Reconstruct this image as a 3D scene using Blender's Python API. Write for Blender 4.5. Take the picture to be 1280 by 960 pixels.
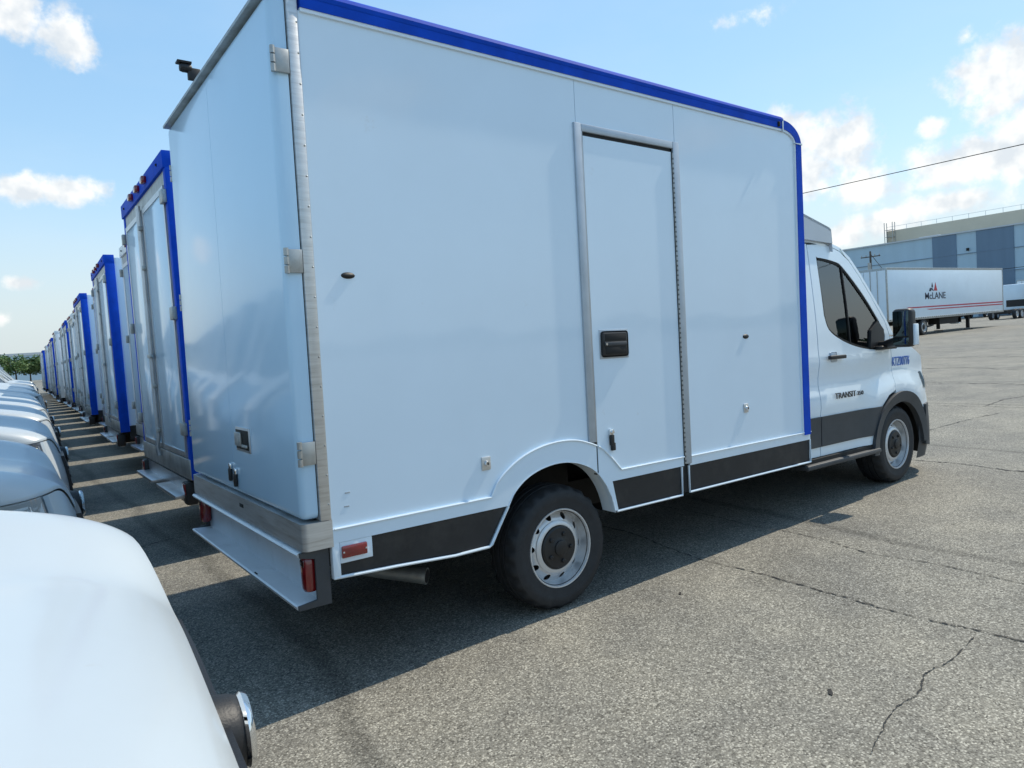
import bpy, bmesh, math, random
from mathutils import Vector, Matrix
random.seed(7)
R = math.radians
for o in list(bpy.data.objects):
    bpy.data.objects.remove(o)
SC = bpy.context.scene
COL = SC.collection

# ------------------------------------------------------------------ camera
CAM = (-1.1016, -2.9186, 1.5182)
YAW, PITCH, ROLL = R(53.559), R(-3.5295), R(-4.2339)
f = Vector((math.cos(YAW) * math.cos(PITCH), math.sin(YAW) * math.cos(PITCH), math.sin(PITCH)))
r0 = Vector((math.sin(YAW), -math.cos(YAW), 0))
u0 = r0.cross(f)
cr = r0 * math.cos(ROLL) + u0 * math.sin(ROLL)
cu = -r0 * math.sin(ROLL) + u0 * math.cos(ROLL)
cam = bpy.data.cameras.new('camera')
cam.sensor_fit = 'HORIZONTAL'
cam.sensor_width = 36
cam.lens = 875.9 / 1280 * 36
cam.clip_start = 0.05
cam.clip_end = 5000
camo = bpy.data.objects.new('camera', cam)
COL.objects.link(camo)
camo.matrix_world = Matrix(((cr.x, cu.x, -f.x, CAM[0]), (cr.y, cu.y, -f.y, CAM[1]), (cr.z, cu.z, -f.z, CAM[2]), (0, 0, 0, 1)))
SC.camera = camo

# ------------------------------------------------------------------ sky, sun, exposure
SUN_AZ, SUN_EL = -3.6, 50.0          # degrees, azimuth measured from +x towards +y
EXPOSURE = 1.08
SKY = 0.15
SUN = 2.0
SC.view_settings.view_transform = 'Standard'
SC.view_settings.look = 'None'
SC.view_settings.exposure = EXPOSURE
SC.view_settings.gamma = 1
SC.view_settings.use_curve_mapping = False
SC.cycles.max_bounces = 8
SC.cycles.diffuse_bounces = 5
SC.cycles.transparent_max_bounces = 6

# clouds: azimuth, elevation, half width, half height (degrees), strength
CLOUDS = [(86.9, 23.0, 3.0, 2.3, 1), (83.6, 21.9, 2.6, 2.4, 1), (87.29, 12.3, 2.2, 1.0, .9), (84.3, 12.4, 2.9, 1.1, 1),
          (87.7, 6.3, 1.5, .6, .7), (89.2, 3.9, 1, .5, .6), (31.3, 13.5, 2.8, 2.3, 1.1), (27.7, 12.3, 3.0, 3.0, 1.1),
          (30, 10.4, 3.6, 2.4, 1.1), (26.2, 8.8, 3.6, 1.6, 1.1), (18.3, 14.6, 3.6, 3.4, 1.15), (19.9, 17.4, 1.2, 1, .75),
          (21.8, 12.3, 1.2, .9, .9), (20.2, 9.5, 4.4, 2.0, 1.1), (17.0, 10.2, 2.8, 3.6, 1.1), (24.9, 6.4, 3.8, 1.3, 1),
          (20.8, 7.1, 4.8, 1.3, 1), (28.2, 5.9, 3.4, 1.0, .9), (32.4, 21.8, 3, 1.0, .55)]
rc = random.Random(11)
for k in range(20):
    a = rc.uniform(-178, 178)
    if 12 < a < 93:
        continue
    e = rc.choice([4, 7, 10, 14, 19, 26, 34])
    w = rc.uniform(2.5, 6.5)
    CLOUDS.append((a, e + rc.uniform(-1.5, 1.5), w, w * rc.uniform(.3, .55), rc.uniform(.8, 1)))


def make_world():
    w = bpy.data.worlds.new('World')
    SC.world = w
    w.use_nodes = True
    nt = w.node_tree
    N, L = nt.nodes, nt.links
    bg = N['Background']

    def math_(op, a, b=None, c=None, clamp=False):
        n = N.new('ShaderNodeMath')
        n.operation = op
        n.use_clamp = clamp
        for i, v in enumerate((a, b, c)):
            if v is None:
                continue
            if isinstance(v, (int, float)):
                n.inputs[i].default_value = v
            else:
                L.new(v, n.inputs[i])
        return n.outputs[0]
    sky = N.new('ShaderNodeTexSky')
    sky.sky_type = 'NISHITA'
    sky.sun_disc = False
    sky.sun_elevation = R(SUN_EL)
    sky.sun_rotation = R(90 - SUN_AZ)
    sky.air_density = 1.0
    sky.dust_density = .15
    sky.ozone_density = 2.5
    tc = N.new('ShaderNodeTexCoord')
    D = tc.outputs['Generated']
    sp = N.new('ShaderNodeSeparateXYZ')
    L.new(D, sp.inputs[0])
    az = math_('MULTIPLY', math_('ARCTAN2', sp.outputs[1], sp.outputs[0]), 57.2958)
    el = math_('MULTIPLY', math_('ARCSINE', sp.outputs[2]), 57.2958)
    # ragged edges
    nz = N.new('ShaderNodeTexNoise')
    nz.inputs['Scale'].default_value = 26
    nz.inputs['Detail'].default_value = 6
    nz.inputs['Roughness'].default_value = .62
    L.new(D, nz.inputs['Vector'])
    nb = N.new('ShaderNodeTexNoise')
    nb.inputs['Scale'].default_value = 9
    nb.inputs['Detail'].default_value = 2
    L.new(D, nb.inputs['Vector'])
    cv = N.new('ShaderNodeCombineXYZ')
    L.new(az, cv.inputs[0])
    L.new(el, cv.inputs[1])
    acc = None
    low = None
    for (a, e, ww, hh, s) in CLOUDS:
        m = N.new('ShaderNodeVectorMath')
        m.operation = 'MULTIPLY_ADD'
        L.new(cv.outputs[0], m.inputs[0])
        m.inputs[1].default_value = (1 / ww, 1 / hh, 0)
        m.inputs[2].default_value = (-a / ww, -e / hh, 0)
        ln = N.new('ShaderNodeVectorMath')
        ln.operation = 'LENGTH'
        L.new(m.outputs[0], ln.inputs[0])
        d = math_('MULTIPLY_ADD', ln.outputs['Value'], -s, s)
        acc = d if acc is None else math_('MAXIMUM', acc, d)
    n1 = math_('MULTIPLY_ADD', nz.outputs['Fac'], 1.9, -.95)
    n2 = math_('MULTIPLY_ADD', nb.outputs['Fac'], .9, -.45)
    dens = math_('ADD', math_('ADD', acc, n1), n2)
    mr = N.new('ShaderNodeMapRange')
    mr.interpolation_type = 'SMOOTHSTEP'
    mr.inputs['From Min'].default_value = .03
    mr.inputs['From Max'].default_value = .66
    mr.inputs['To Max'].default_value = .93
    L.new(dens, mr.inputs['Value'])
    # thin high veil
    vz = N.new('ShaderNodeTexNoise')
    vz.inputs['Scale'].default_value = 3.2
    vz.inputs['Detail'].default_value = 4
    vz.inputs['Roughness'].default_value = .6
    mp = N.new('ShaderNodeMapping')
    mp.inputs['Scale'].default_value = (1, 1, 2.6)
    L.new(D, mp.inputs[0])
    L.new(mp.outputs[0], vz.inputs['Vector'])
    veil = N.new('ShaderNodeMapRange')
    veil.inputs['From Min'].default_value = .42
    veil.inputs['From Max'].default_value = .85
    veil.inputs['To Max'].default_value = .16
    L.new(vz.outputs['Fac'], veil.inputs['Value'])
    # cloud body: bright billows, greyer hollows
    sh = N.new('ShaderNodeTexNoise')
    sh.inputs['Scale'].default_value = 38
    sh.inputs['Detail'].default_value = 3
    mp2 = N.new('ShaderNodeMapping')
    mp2.inputs['Location'].default_value = (3, 1, .018)
    L.new(D, mp2.inputs[0])
    L.new(mp2.outputs[0], sh.inputs['Vector'])
    ramp = N.new('ShaderNodeValToRGB')
    ramp.color_ramp.elements[0].position = .36
    ramp.color_ramp.elements[0].color = (2.5, 2.66, 2.8, 1)
    ramp.color_ramp.elements[1].position = .62
    ramp.color_ramp.elements[1].color = (3.6, 3.55, 3.42, 1)
    L.new(sh.outputs['Fac'], ramp.inputs[0])
    # sky colour: a little paler and bluer-green haze, as in the picture
    hs = N.new('ShaderNodeMix')
    hs.data_type = 'RGBA'
    hs.blend_type = 'MULTIPLY'
    hs.inputs['Factor'].default_value = 1
    hs.inputs['B'].default_value = (1.96, 1.86, 1.76, 1)
    sat = N.new('ShaderNodeHueSaturation')
    sat.inputs['Saturation'].default_value = 1.72
    gm = N.new('ShaderNodeGamma')
    gm.inputs['Gamma'].default_value = .36
    L.new(sky.outputs[0], gm.inputs['Color'])
    L.new(gm.outputs[0], sat.inputs['Color'])
    sat2 = N.new('ShaderNodeHueSaturation')
    sat2.inputs['Saturation'].default_value = 1.2
    L.new(sat.outputs[0], sat2.inputs['Color'])
    L.new(sat2.outputs[0], hs.inputs['A'])
    # pale haze towards the horizon, all the way round
    hz = N.new('ShaderNodeMapRange')
    hz.inputs['From Min'].default_value = 13
    hz.inputs['From Max'].default_value = 0
    hz.inputs['To Max'].default_value = .9
    hz.interpolation_type = 'SMOOTHSTEP'
    L.new(el, hz.inputs['Value'])
    mh = N.new('ShaderNodeMix')
    mh.data_type = 'RGBA'
    L.new(hz.outputs[0], mh.inputs['Factor'])
    L.new(hs.outputs['Result'], mh.inputs['A'])
    mh.inputs['B'].default_value = (1.95, 2.25, 2.4, 1)
    m1 = N.new('ShaderNodeMix')
    m1.data_type = 'RGBA'
    L.new(veil.outputs[0], m1.inputs['Factor'])
    L.new(mh.outputs['Result'], m1.inputs['A'])
    m1.inputs['B'].default_value = (2.5, 2.8, 3.0, 1)
    m2 = N.new('ShaderNodeMix')
    m2.data_type = 'RGBA'
    L.new(mr.outputs[0], m2.inputs['Factor'])
    L.new(m1.outputs['Result'], m2.inputs['A'])
    L.new(ramp.outputs[0], m2.inputs['B'])
    L.new(m2.outputs['Result'], bg.inputs['Color'])
    bg.inputs['Strength'].default_value = SKY
    w.cycles.sampling_method = 'MANUAL'
    w.cycles.sample_map_resolution = 512


make_world()
sun = bpy.data.lights.new('sun', 'SUN')
sun.energy = SUN
sun.angle = R(.53)
sun.color = (1.0, .92, .78)
suno = bpy.data.objects.new('sun', sun)
COL.objects.link(suno)
sd = Vector((math.cos(R(SUN_EL)) * math.cos(R(SUN_AZ)), math.cos(R(SUN_EL)) * math.sin(R(SUN_AZ)), math.sin(R(SUN_EL))))
suno.rotation_euler = sd.to_track_quat('Z', 'Y').to_euler()
suno.location = sd * 60


# ------------------------------------------------------------------ materials
def mat(name, col, rough=.5, metal=0, coat=0, crough=.03, var=0, vscale=6, bump=0, bscale=60, rvar=0, spec=.5,
        stretch=(1, 1, 1), dirt=None, dscale=3, dcov=(.5, .75)):
    m = bpy.data.materials.new(name)
    m.use_nodes = True
    N, L = m.node_tree.nodes, m.node_tree.links
    b = N['Principled BSDF']
    b.inputs['Base Color'].default_value = (*col, 1)
    b.inputs['Roughness'].default_value = rough
    b.inputs['Metallic'].default_value = metal
    b.inputs['Coat Weight'].default_value = coat
    b.inputs['Coat Roughness'].default_value = crough
    b.inputs['Specular IOR Level'].default_value = spec
    if var or bump or rvar or dirt:
        tc = N.new('ShaderNodeTexCoord')
        mp = N.new('ShaderNodeMapping')
        mp.inputs['Scale'].default_value = stretch
        L.new(tc.outputs['Object'], mp.inputs[0])
        src = mp.outputs[0]
        nz = N.new('ShaderNodeTexNoise')
        nz.inputs['Scale'].default_value = vscale
        nz.inputs['Detail'].default_value = 6
        nz.inputs['Roughness'].default_value = .6
        L.new(src, nz.inputs['Vector'])
        colout = None
        if var:
            rp = N.new('ShaderNodeValToRGB')
            rp.color_ramp.elements[0].position = .3
            rp.color_ramp.elements[1].position = .7
            rp.color_ramp.elements[0].color = (*[c * (1 - var) for c in col], 1)
            rp.color_ramp.elements[1].color = (*[min(1, c * (1 + var)) for c in col], 1)
            L.new(nz.outputs['Fac'], rp.inputs[0])
            colout = rp.outputs[0]
        if dirt:
            dn = N.new('ShaderNodeTexNoise')
            dn.inputs['Scale'].default_value = dscale
            dn.inputs['Detail'].default_value = 9
            dn.inputs['Roughness'].default_value = .68
            L.new(src, dn.inputs['Vector'])
            mr = N.new('ShaderNodeMapRange')
            mr.inputs['From Min'].default_value = dcov[0]
            mr.inputs['From Max'].default_value = dcov[1]
            mr.inputs['To Max'].default_value = .8
            L.new(dn.outputs['Fac'], mr.inputs['Value'])
            mx = N.new('ShaderNodeMix')
            mx.data_type = 'RGBA'
            L.new(mr.outputs[0], mx.inputs['Factor'])
            if colout:
                L.new(colout, mx.inputs['A'])
            else:
                mx.inputs['A'].default_value = (*col, 1)
            mx.inputs['B'].default_value = (*dirt, 1)
            colout = mx.outputs['Result']
        if colout:
            L.new(colout, b.inputs['Base Color'])
        if rvar:
            mr = N.new('ShaderNodeMapRange')
            mr.inputs['To Min'].default_value = max(0, rough - rvar)
            mr.inputs['To Max'].default_value = min(1, rough + rvar)
            L.new(nz.outputs['Fac'], mr.inputs['Value'])
            L.new(mr.outputs[0], b.inputs['Roughness'])
        if bump:
            bn = N.new('ShaderNodeTexNoise')
            bn.inputs['Scale'].default_value = bscale
            bn.inputs['Detail'].default_value = 4
            L.new(src, bn.inputs['Vector'])
            bp = N.new('ShaderNodeBump')
            bp.inputs['Strength'].default_value = 1
            bp.inputs['Distance'].default_value = bump
            L.new(bn.outputs['Fac'], bp.inputs['Height'])
            L.new(bp.outputs[0], b.inputs['Normal'])
    return m


def glass_mat(name, tint, refl_rough=.0):
    m = bpy.data.materials.new(name)
    m.use_nodes = True
    N, L = m.node_tree.nodes, m.node_tree.links
    for n in list(N):
        if n.type == 'BSDF_PRINCIPLED':
            N.remove(n)
    out = [n for n in N if n.type == 'OUTPUT_MATERIAL'][0]
    t = N.new('ShaderNodeBsdfTransparent')
    t.inputs[0].default_value = (*tint, 1)
    g = N.new('ShaderNodeBsdfGlossy')
    g.inputs['Roughness'].default_value = refl_rough
    fr = N.new('ShaderNodeFresnel')
    fr.inputs['IOR'].default_value = 2.3
    mx = N.new('ShaderNodeMixShader')
    L.new(fr.outputs[0], mx.inputs[0])
    L.new(t.outputs[0], mx.inputs[1])
    L.new(g.outputs[0], mx.inputs[2])
    L.new(mx.outputs[0], out.inputs[0])
    return m


M = {}
M['white'] = mat('white_gelcoat', (.69, .82, .93), .42, coat=.85, crough=.05, var=.025, vscale=1.3, bump=.0007, bscale=2.2, dirt=(.45, .42, .38), dscale=5, dcov=(.66, .95))
M['door_sky_tint'] = mat('white_door_skin_sky_tinted', (.47, .68, .86), .35, coat=.75, crough=.10, var=.02, vscale=1.5, bump=.0016, bscale=1.6)  # white door skin with the sky's blue reflection put into its base colour
M['paint'] = mat('white_car_paint', (.76, .86, .93), .35, coat=1, crough=.015, var=.015, vscale=3, dirt=(.4, .38, .35), dscale=9, dcov=(.68, .95))
M['van_paint'] = mat('dusty_white_van_paint', (.48, .525, .55), .4, coat=.6, crough=.14, var=.02, vscale=3, dirt=(.42, .40, .37), dscale=14, dcov=(.66, .95))
M['bumper'] = mat('pale_painted_bumper', (.70, .73, .75), .4, metal=.15, var=.06, vscale=5, dirt=(.36, .34, .32), dscale=7, dcov=(.58, .9))
M['trim'] = mat('white_plastic_trim', (.73, .83, .91), .4, coat=.3, var=.03, vscale=8)
M['blue'] = mat('blue_painted_rail', (.004, .065, .50), .6, coat=.0, var=.15, vscale=7, spec=.12)
M['black'] = mat('black_plastic', (.013, .013, .014), .5, var=.2, vscale=12, bump=.0006, bscale=220)
M['skirt'] = mat('black_skirt_panel', (.012, .0125, .014), .55, var=.3, vscale=5, dirt=(.06, .055, .05), dscale=4, dcov=(.5, .85), bump=.0004, bscale=300)
M['clad'] = mat('dark_grey_cladding', (.045, .05, .056), .55, var=.12, vscale=7, bump=.0005, bscale=400)
M['rubber'] = mat('tyre_rubber', (.017, .019, .022), .68, var=.2, vscale=20, dirt=(.05, .05, .05), dscale=16, dcov=(.55, .9), bump=.0008, bscale=90)
M['steel'] = mat('silver_wheel_steel', (.66, .67, .68), .36, metal=.45, var=.08, vscale=9, dirt=(.16, .13, .1), dscale=9, dcov=(.55, .9))
M['stainless'] = mat('brushed_stainless', (.62, .615, .60), .42, metal=.7, var=.12, vscale=3, stretch=(1, 1, 14), dirt=(.3, .26, .21), dscale=5, dcov=(.5, .85), rvar=.12)
M['alu'] = mat('bare_aluminium', (.56, .57, .58), .36, metal=.85, var=.1, vscale=5, dirt=(.3, .28, .26), dscale=6, dcov=(.55, .9), rvar=.12)
M['galv'] = mat('galvanised_steel', (.40, .41, .40), .45, metal=.7, var=.22, vscale=9, dirt=(.2, .17, .14), dscale=6, dcov=(.5, .8))
M['frame'] = mat('grey_door_frame', (.42, .47, .52), .42, metal=.4, var=.1, vscale=6)
M['chrome'] = mat('chrome', (.8, .81, .82), .06, metal=1)
M['red'] = mat('red_lens', (.20, .006, .009), .22, coat=1, var=.15, vscale=40)
M['dark'] = mat('dark_underbody', (.016, .015, .014), .8, var=.4, vscale=7)
M['seal'] = mat('black_rubber_seal', (.006, .006, .006), .7)
M['seat'] = mat('dark_seat_cloth', (.02, .022, .025), .85, var=.3, vscale=30)
M['glass'] = glass_mat('tinted_glass', (.80, .90, .88))
M['lens'] = glass_mat('clear_lens', (.86, .88, .9))
M['mirror'] = mat('mirror_glass', (.07, .09, .09), .03, metal=1)
M['fairing'] = mat('grey_white_fairing', (.58, .62, .65), .5, var=.05, vscale=3)
M['decal'] = mat('blue_decal', (.03, .14, .50), .5)
M['badge'] = mat('dark_badge', (.04, .042, .045), .35)


def asphalt():
    m = bpy.data.materials.new('worn_asphalt')
    m.use_nodes = True
    N, L = m.node_tree.nodes, m.node_tree.links
    b = N['Principled BSDF']
    tc = N.new('ShaderNodeTexCoord')
    P = tc.outputs['Object']

    def noise(s, d=4, r=.55):
        n = N.new('ShaderNodeTexNoise')
        n.inputs['Scale'].default_value = s
        n.inputs['Detail'].default_value = d
        n.inputs['Roughness'].default_value = r
        L.new(P, n.inputs['Vector'])
        return n.outputs['Fac']

    def ramp(src, stops):
        rp = N.new('ShaderNodeValToRGB')
        e = rp.color_ramp.elements
        for i, (p, c) in enumerate(stops):
            if i < 2:
                e[i].position = p
            else:
                e.new(p)
            e[i].color = (*c, 1)
        L.new(src, rp.inputs[0])
        return rp.outputs[0]

    def mix(kind, fac, a, bb):
        n = N.new('ShaderNodeMix')
        n.data_type = 'RGBA'
        n.blend_type = kind
        if isinstance(fac, float):
            n.inputs['Factor'].default_value = fac
        else:
            L.new(fac, n.inputs['Factor'])
        L.new(a, n.inputs['A'])
        if isinstance(bb, tuple):
            n.inputs['B'].default_value = (*bb, 1)
        else:
            L.new(bb, n.inputs['B'])
        return n.outputs['Result']
    # aggregate: every stone of the mix a cell of its own tone
    v = N.new('ShaderNodeTexVoronoi')
    v.inputs['Scale'].default_value = 140
    L.new(P, v.inputs['Vector'])
    sp = N.new('ShaderNodeSeparateXYZ')
    L.new(v.outputs['Color'], sp.inputs[0])
    stone = ramp(sp.outputs[0], [(0, (.05, .048, .044)), (1, (.78, .755, .70)), (.22, (.20, .195, .182)), (.5, (.44, .428, .398)), (.8, (.58, .565, .525))])
    v2 = N.new('ShaderNodeTexVoronoi')
    v2.inputs['Scale'].default_value = 52
    L.new(P, v2.inputs['Vector'])
    sp2 = N.new('ShaderNodeSeparateXYZ')
    L.new(v2.outputs['Color'], sp2.inputs[0])
    chunk = ramp(sp2.outputs[1], [(0, (.16, .153, .14)), (1, (.60, .575, .53)), (.5, (.36, .345, .315))])
    base = mix('MIX', .18, stone, chunk)
    gap = ramp(v.outputs['Distance'], [(.35, (1, 1, 1)), (.8, (.6, .59, .57))])
    base = mix('MULTIPLY', .8, base, gap)
    blot = ramp(noise(1.3, 7, .65), [(.3, (.74, .74, .75)), (.7, (1.16, 1.14, 1.1))])
    base = mix('MULTIPLY', 1.0, base, blot)
    big = ramp(noise(.16, 5, .6), [(.35, (.86, .87, .89)), (.68, (1.1, 1.08, 1.04))])
    base = mix('MULTIPLY', 1.0, base, big)
    stain = ramp(noise(.55, 8, .7), [(.60, (1, 1, 1)), (.74, (.66, .65, .64))])
    base = mix('MULTIPLY', .8, base, stain)
    # paver seams run with the lot, dark fine lines
    wv = N.new('ShaderNodeTexWave')
    wv.wave_type = 'BANDS'
    wv.bands_direction = 'X'
    wv.inputs['Scale'].default_value = .085
    wv.inputs['Distortion'].default_value = 1.2
    wv.inputs['Detail'].default_value = 5
    wv.inputs['Detail Scale'].default_value = 2.2
    L.new(P, wv.inputs['Vector'])
    seam = ramp(wv.outputs['Fac'], [(0, (.5, .5, .5)), (.004, (1, 1, 1))])
    base = mix('MULTIPLY', .6, base, seam)
    base = mix('MULTIPLY', 1.0, base, (1.0, .985, .92))
    L.new(base, b.inputs['Base Color'])
    b.inputs['Roughness'].default_value = .86
    b.inputs['Specular IOR Level'].default_value = .3
    bp = N.new('ShaderNodeBump')
    bp.inputs['Strength'].default_value = .8
    bp.inputs['Distance'].default_value = .0013
    inv = N.new('ShaderNodeMath')
    inv.operation = 'SUBTRACT'
    inv.inputs[0].default_value = 1
    L.new(v.outputs['Distance'], inv.inputs[1])
    ad = N.new('ShaderNodeMath')
    ad.operation = 'MULTIPLY_ADD'
    L.new(sp.outputs[1], ad.inputs[0])
    ad.inputs[1].default_value = .7
    L.new(inv.outputs[0], ad.inputs[2])
    L.new(ad.outputs[0], bp.inputs['Height'])
    L.new(bp.outputs[0], b.inputs['Normal'])
    return m


# ------------------------------------------------------------------ mesh helpers
class MB:
    def __init__(self):
        self.bm = bmesh.new()

    def box(self, x0, x1, y0, y1, z0, z1, b=0, seg=2, keep=None):
        bm = self.bm
        vs = [bm.verts.new((x, y, z)) for x in (x0, x1) for y in (y0, y1) for z in (z0, z1)]
        fs = [bm.faces.new([vs[i] for i in q]) for q in ((0, 1, 3, 2), (4, 6, 7, 5), (0, 4, 5, 1), (2, 3, 7, 6), (0, 2, 6, 4), (1, 5, 7, 3))]
        if b:
            es = [e for e in {e for q in fs for e in q.edges} if keep is None or keep((e.verts[0].co + e.verts[1].co) / 2)]
            bmesh.ops.bevel(bm, geom=es, offset=b, segments=seg, affect='EDGES', profile=.5)
        return self

    def prism(self, pts, axis, a, b):
        bm = self.bm

        def P(p, t):
            return {'y': (p[0], t, p[1]), 'z': (p[0], p[1], t), 'x': (t, p[0], p[1])}[axis]
        A = [bm.verts.new(P(p, a)) for p in pts]
        B = [bm.verts.new(P(p, b)) for p in pts]
        bm.faces.new(A)
        bm.faces.new(B[::-1])
        n = len(pts)
        for i in range(n):
            bm.faces.new([A[i], B[i], B[(i + 1) % n], A[(i + 1) % n]])
        return self

    def band(self, P0, P1, y0, y1):
        """strip between two open paths in x-z, given thickness in y"""
        bm = self.bm
        q = [[bm.verts.new((p[0], y, p[1])) for p in path] for path in (P0, P1) for y in (y0, y1)]
        a0, a1, b0, b1 = q
        for i in range(len(P0) - 1):
            for s, t in ((a0, b0), (b0, b1), (b1, a1), (a1, a0)):
                bm.faces.new([s[i], s[i + 1], t[i + 1], t[i]])
        bm.faces.new([a0[0], b0[0], b1[0], a1[0]])
        bm.faces.new([a0[-1], a1[-1], b1[-1], b0[-1]])
        return self

    def tube(self, pts, r, n=8, closed=False):
        bm = self.bm
        pts = [Vector(p) for p in pts]
        rr = r if isinstance(r, (list, tuple)) else [r] * len(pts)
        rings = []
        m = len(pts)
        prev = None
        for i, p in enumerate(pts):
            if closed:
                d = pts[(i + 1) % m] - pts[i - 1]
            else:
                d = pts[min(i + 1, m - 1)] - pts[max(i - 1, 0)]
            d.normalize()
            a = prev if prev is not None else (Vector((0, 0, 1)) if abs(d.z) < .9 else Vector((1, 0, 0)))
            s = d.cross(a)
            if s.length < 1e-5:
                s = d.cross(Vector((0, 1, 0)))
            s.normalize()
            t = s.cross(d).normalized()
            prev = t
            rings.append([bm.verts.new(p + (s * math.cos(2 * math.pi * k / n) + t * math.sin(2 * math.pi * k / n)) * rr[i]) for k in range(n)])
        rng = range(m) if closed else range(m - 1)
        for i in rng:
            A, B = rings[i], rings[(i + 1) % m]
            for k in range(n):
                bm.faces.new([A[k], A[(k + 1) % n], B[(k + 1) % n], B[k]])
        if not closed:
            bm.faces.new(rings[0][::-1])
            bm.faces.new(rings[-1])
        return self

    def lathe(self, prof, c=(0, 0, 0), n=40, axis='y', alt=None):
        """prof: (radius, along axis); alt: {ring index: radius change on every other pair}"""
        bm = self.bm
        rings = []
        for j, (r, a) in enumerate(prof):
            ring = []
            for k in range(n):
                t = 2 * math.pi * k / n
                q = r
                if alt and j in alt and (k // 2) % 2:
                    q = r + alt[j]
                x, z = q * math.cos(t), q * math.sin(t)
                v = (c[0] + x, c[1] + a, c[2] + z) if axis == 'y' else ((c[0] + x, c[1] + z, c[2] + a) if axis == 'z' else (c[0] + a, c[1] + x, c[2] + z))
                ring.append(bm.verts.new(v))
            rings.append(ring)
        for A, B in zip(rings, rings[1:]):
            for k in range(n):
                bm.faces.new([A[k], A[(k + 1) % n], B[(k + 1) % n], B[k]])
        for ring, (r, a) in ((rings[0], prof[0]), (rings[-1], prof[-1])):
            if r < .03:
                bm.faces.new(ring)
        return self

    def grid(self, fn, nu, nv, thick=None):
        bm = self.bm
        g = [[bm.verts.new(fn(i / nu, j / nv)) for j in range(nv + 1)] for i in range(nu + 1)]
        fs = []
        for i in range(nu):
            for j in range(nv):
                fs.append(bm.faces.new([g[i][j], g[i + 1][j], g[i + 1][j + 1], g[i][j + 1]]))
        if thick:
            ex = bmesh.ops.extrude_face_region(bm, geom=fs)
            for v in [e for e in ex['geom'] if isinstance(e, bmesh.types.BMVert)]:
                v.co += Vector(thick)
        return self

    def panel(self, outline, yfun, thick, holes=(), cx=(), cz=(), mirror=None):
        """sheet cut to an outline in x-z with openings, laid on y=yfun(x,z)"""
        bm = bmesh.new()
        for pts in (outline, *holes):
            vs = [bm.verts.new((p[0], 0, p[1])) for p in pts]
            for i in range(len(vs)):
                bm.edges.new((vs[i], vs[(i + 1) % len(vs)]))
        bmesh.ops.triangle_fill(bm, use_beauty=True, edges=bm.edges[:])
        for c in cx:
            bmesh.ops.bisect_plane(bm, geom=bm.verts[:] + bm.edges[:] + bm.faces[:], plane_co=(c, 0, 0), plane_no=(1, 0, 0))
        for c in cz:
            bmesh.ops.bisect_plane(bm, geom=bm.verts[:] + bm.edges[:] + bm.faces[:], plane_co=(0, 0, c), plane_no=(0, 0, 1))
        for v in bm.verts:
            v.co.y = yfun(v.co.x, v.co.z)
        ex = bmesh.ops.extrude_face_region(bm, geom=bm.faces[:])
        for v in [e for e in ex['geom'] if isinstance(e, bmesh.types.BMVert)]:
            v.co.y += thick
        if mirror is not None:
            for v in bm.verts:
                v.co.y = 2 * mirror - v.co.y
        me = bpy.data.meshes.new('tmp')
        bm.to_mesh(me)
        bm.free()
        self.bm.from_mesh(me)
        bpy.data.meshes.remove(me)
        return self

    def ball(self, c, r, n=8):
        bmesh.ops.create_uvsphere(self.bm, u_segments=n, v_segments=max(4, n // 2 + 1), radius=r, matrix=Matrix.Translation(c) if not isinstance(r, tuple) else Matrix.Translation(c))
        return self

    def mesh(self, name, m, smooth=35):
        bm = self.bm
        bmesh.ops.recalc_face_normals(bm, faces=bm.faces[:])
        me = bpy.data.meshes.new(name)
        bm.to_mesh(me)
        bm.free()
        if smooth:
            me.polygons.foreach_set('use_smooth', [True] * len(me.polygons))
            me.set_sharp_from_angle(angle=R(smooth))
        if m:
            me.materials.append(m)
        return me

    def build(self, name, m, parent=None, smooth=35, loc=None):
        return link(name, self.mesh(name, m, smooth), parent, loc)


def link(name, me, parent=None, loc=None, rot=None):
    o = bpy.data.objects.new(name, me)
    COL.objects.link(o)
    if parent is not None:
        o.parent = parent
    if loc is not None:
        o.location = loc
    if rot is not None:
        o.rotation_euler = rot
    return o


def thing(name, label, cat, loc=(0, 0, 0), rot=(0, 0, 0), group=None):
    o = bpy.data.objects.new(name, None)
    o.empty_display_size = .3
    COL.objects.link(o)
    o.location = loc
    o.rotation_euler = rot
    return tag(o, label, cat, group)


def tag(o, label, cat, group=None):
    o['label'] = label
    o['category'] = cat
    if group:
        o['group'] = group
    return o


def copy_tree(o, parent=None):
    c = o.copy()
    COL.objects.link(c)
    c.parent = parent
    for ch in list(KIDS.get(o.name, [])):
        copy_tree(ch, c)
    return c


KIDS = {}


def index_kids():
    KIDS.clear()
    for o in bpy.data.objects:
        if o.parent:
            KIDS.setdefault(o.parent.name, []).append(o)


def text_mesh(s, size, m, extrude=.002, bold=0):
    cu_ = bpy.data.curves.new('txt', 'FONT')
    cu_.body = s
    cu_.size = size
    cu_.extrude = extrude
    cu_.offset = bold
    cu_.resolution_u = 3
    o = bpy.data.objects.new('txt', cu_)
    COL.objects.link(o)
    bpy.context.view_layer.update()
    me = bpy.data.meshes.new_from_object(o)
    bpy.data.objects.remove(o)
    me.materials.clear()
    me.materials.append(m)
    # stand it up: reads along +x, faces -y
    me.transform(Matrix.Rotation(math.pi / 2, 4, 'X'))
    return me


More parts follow.
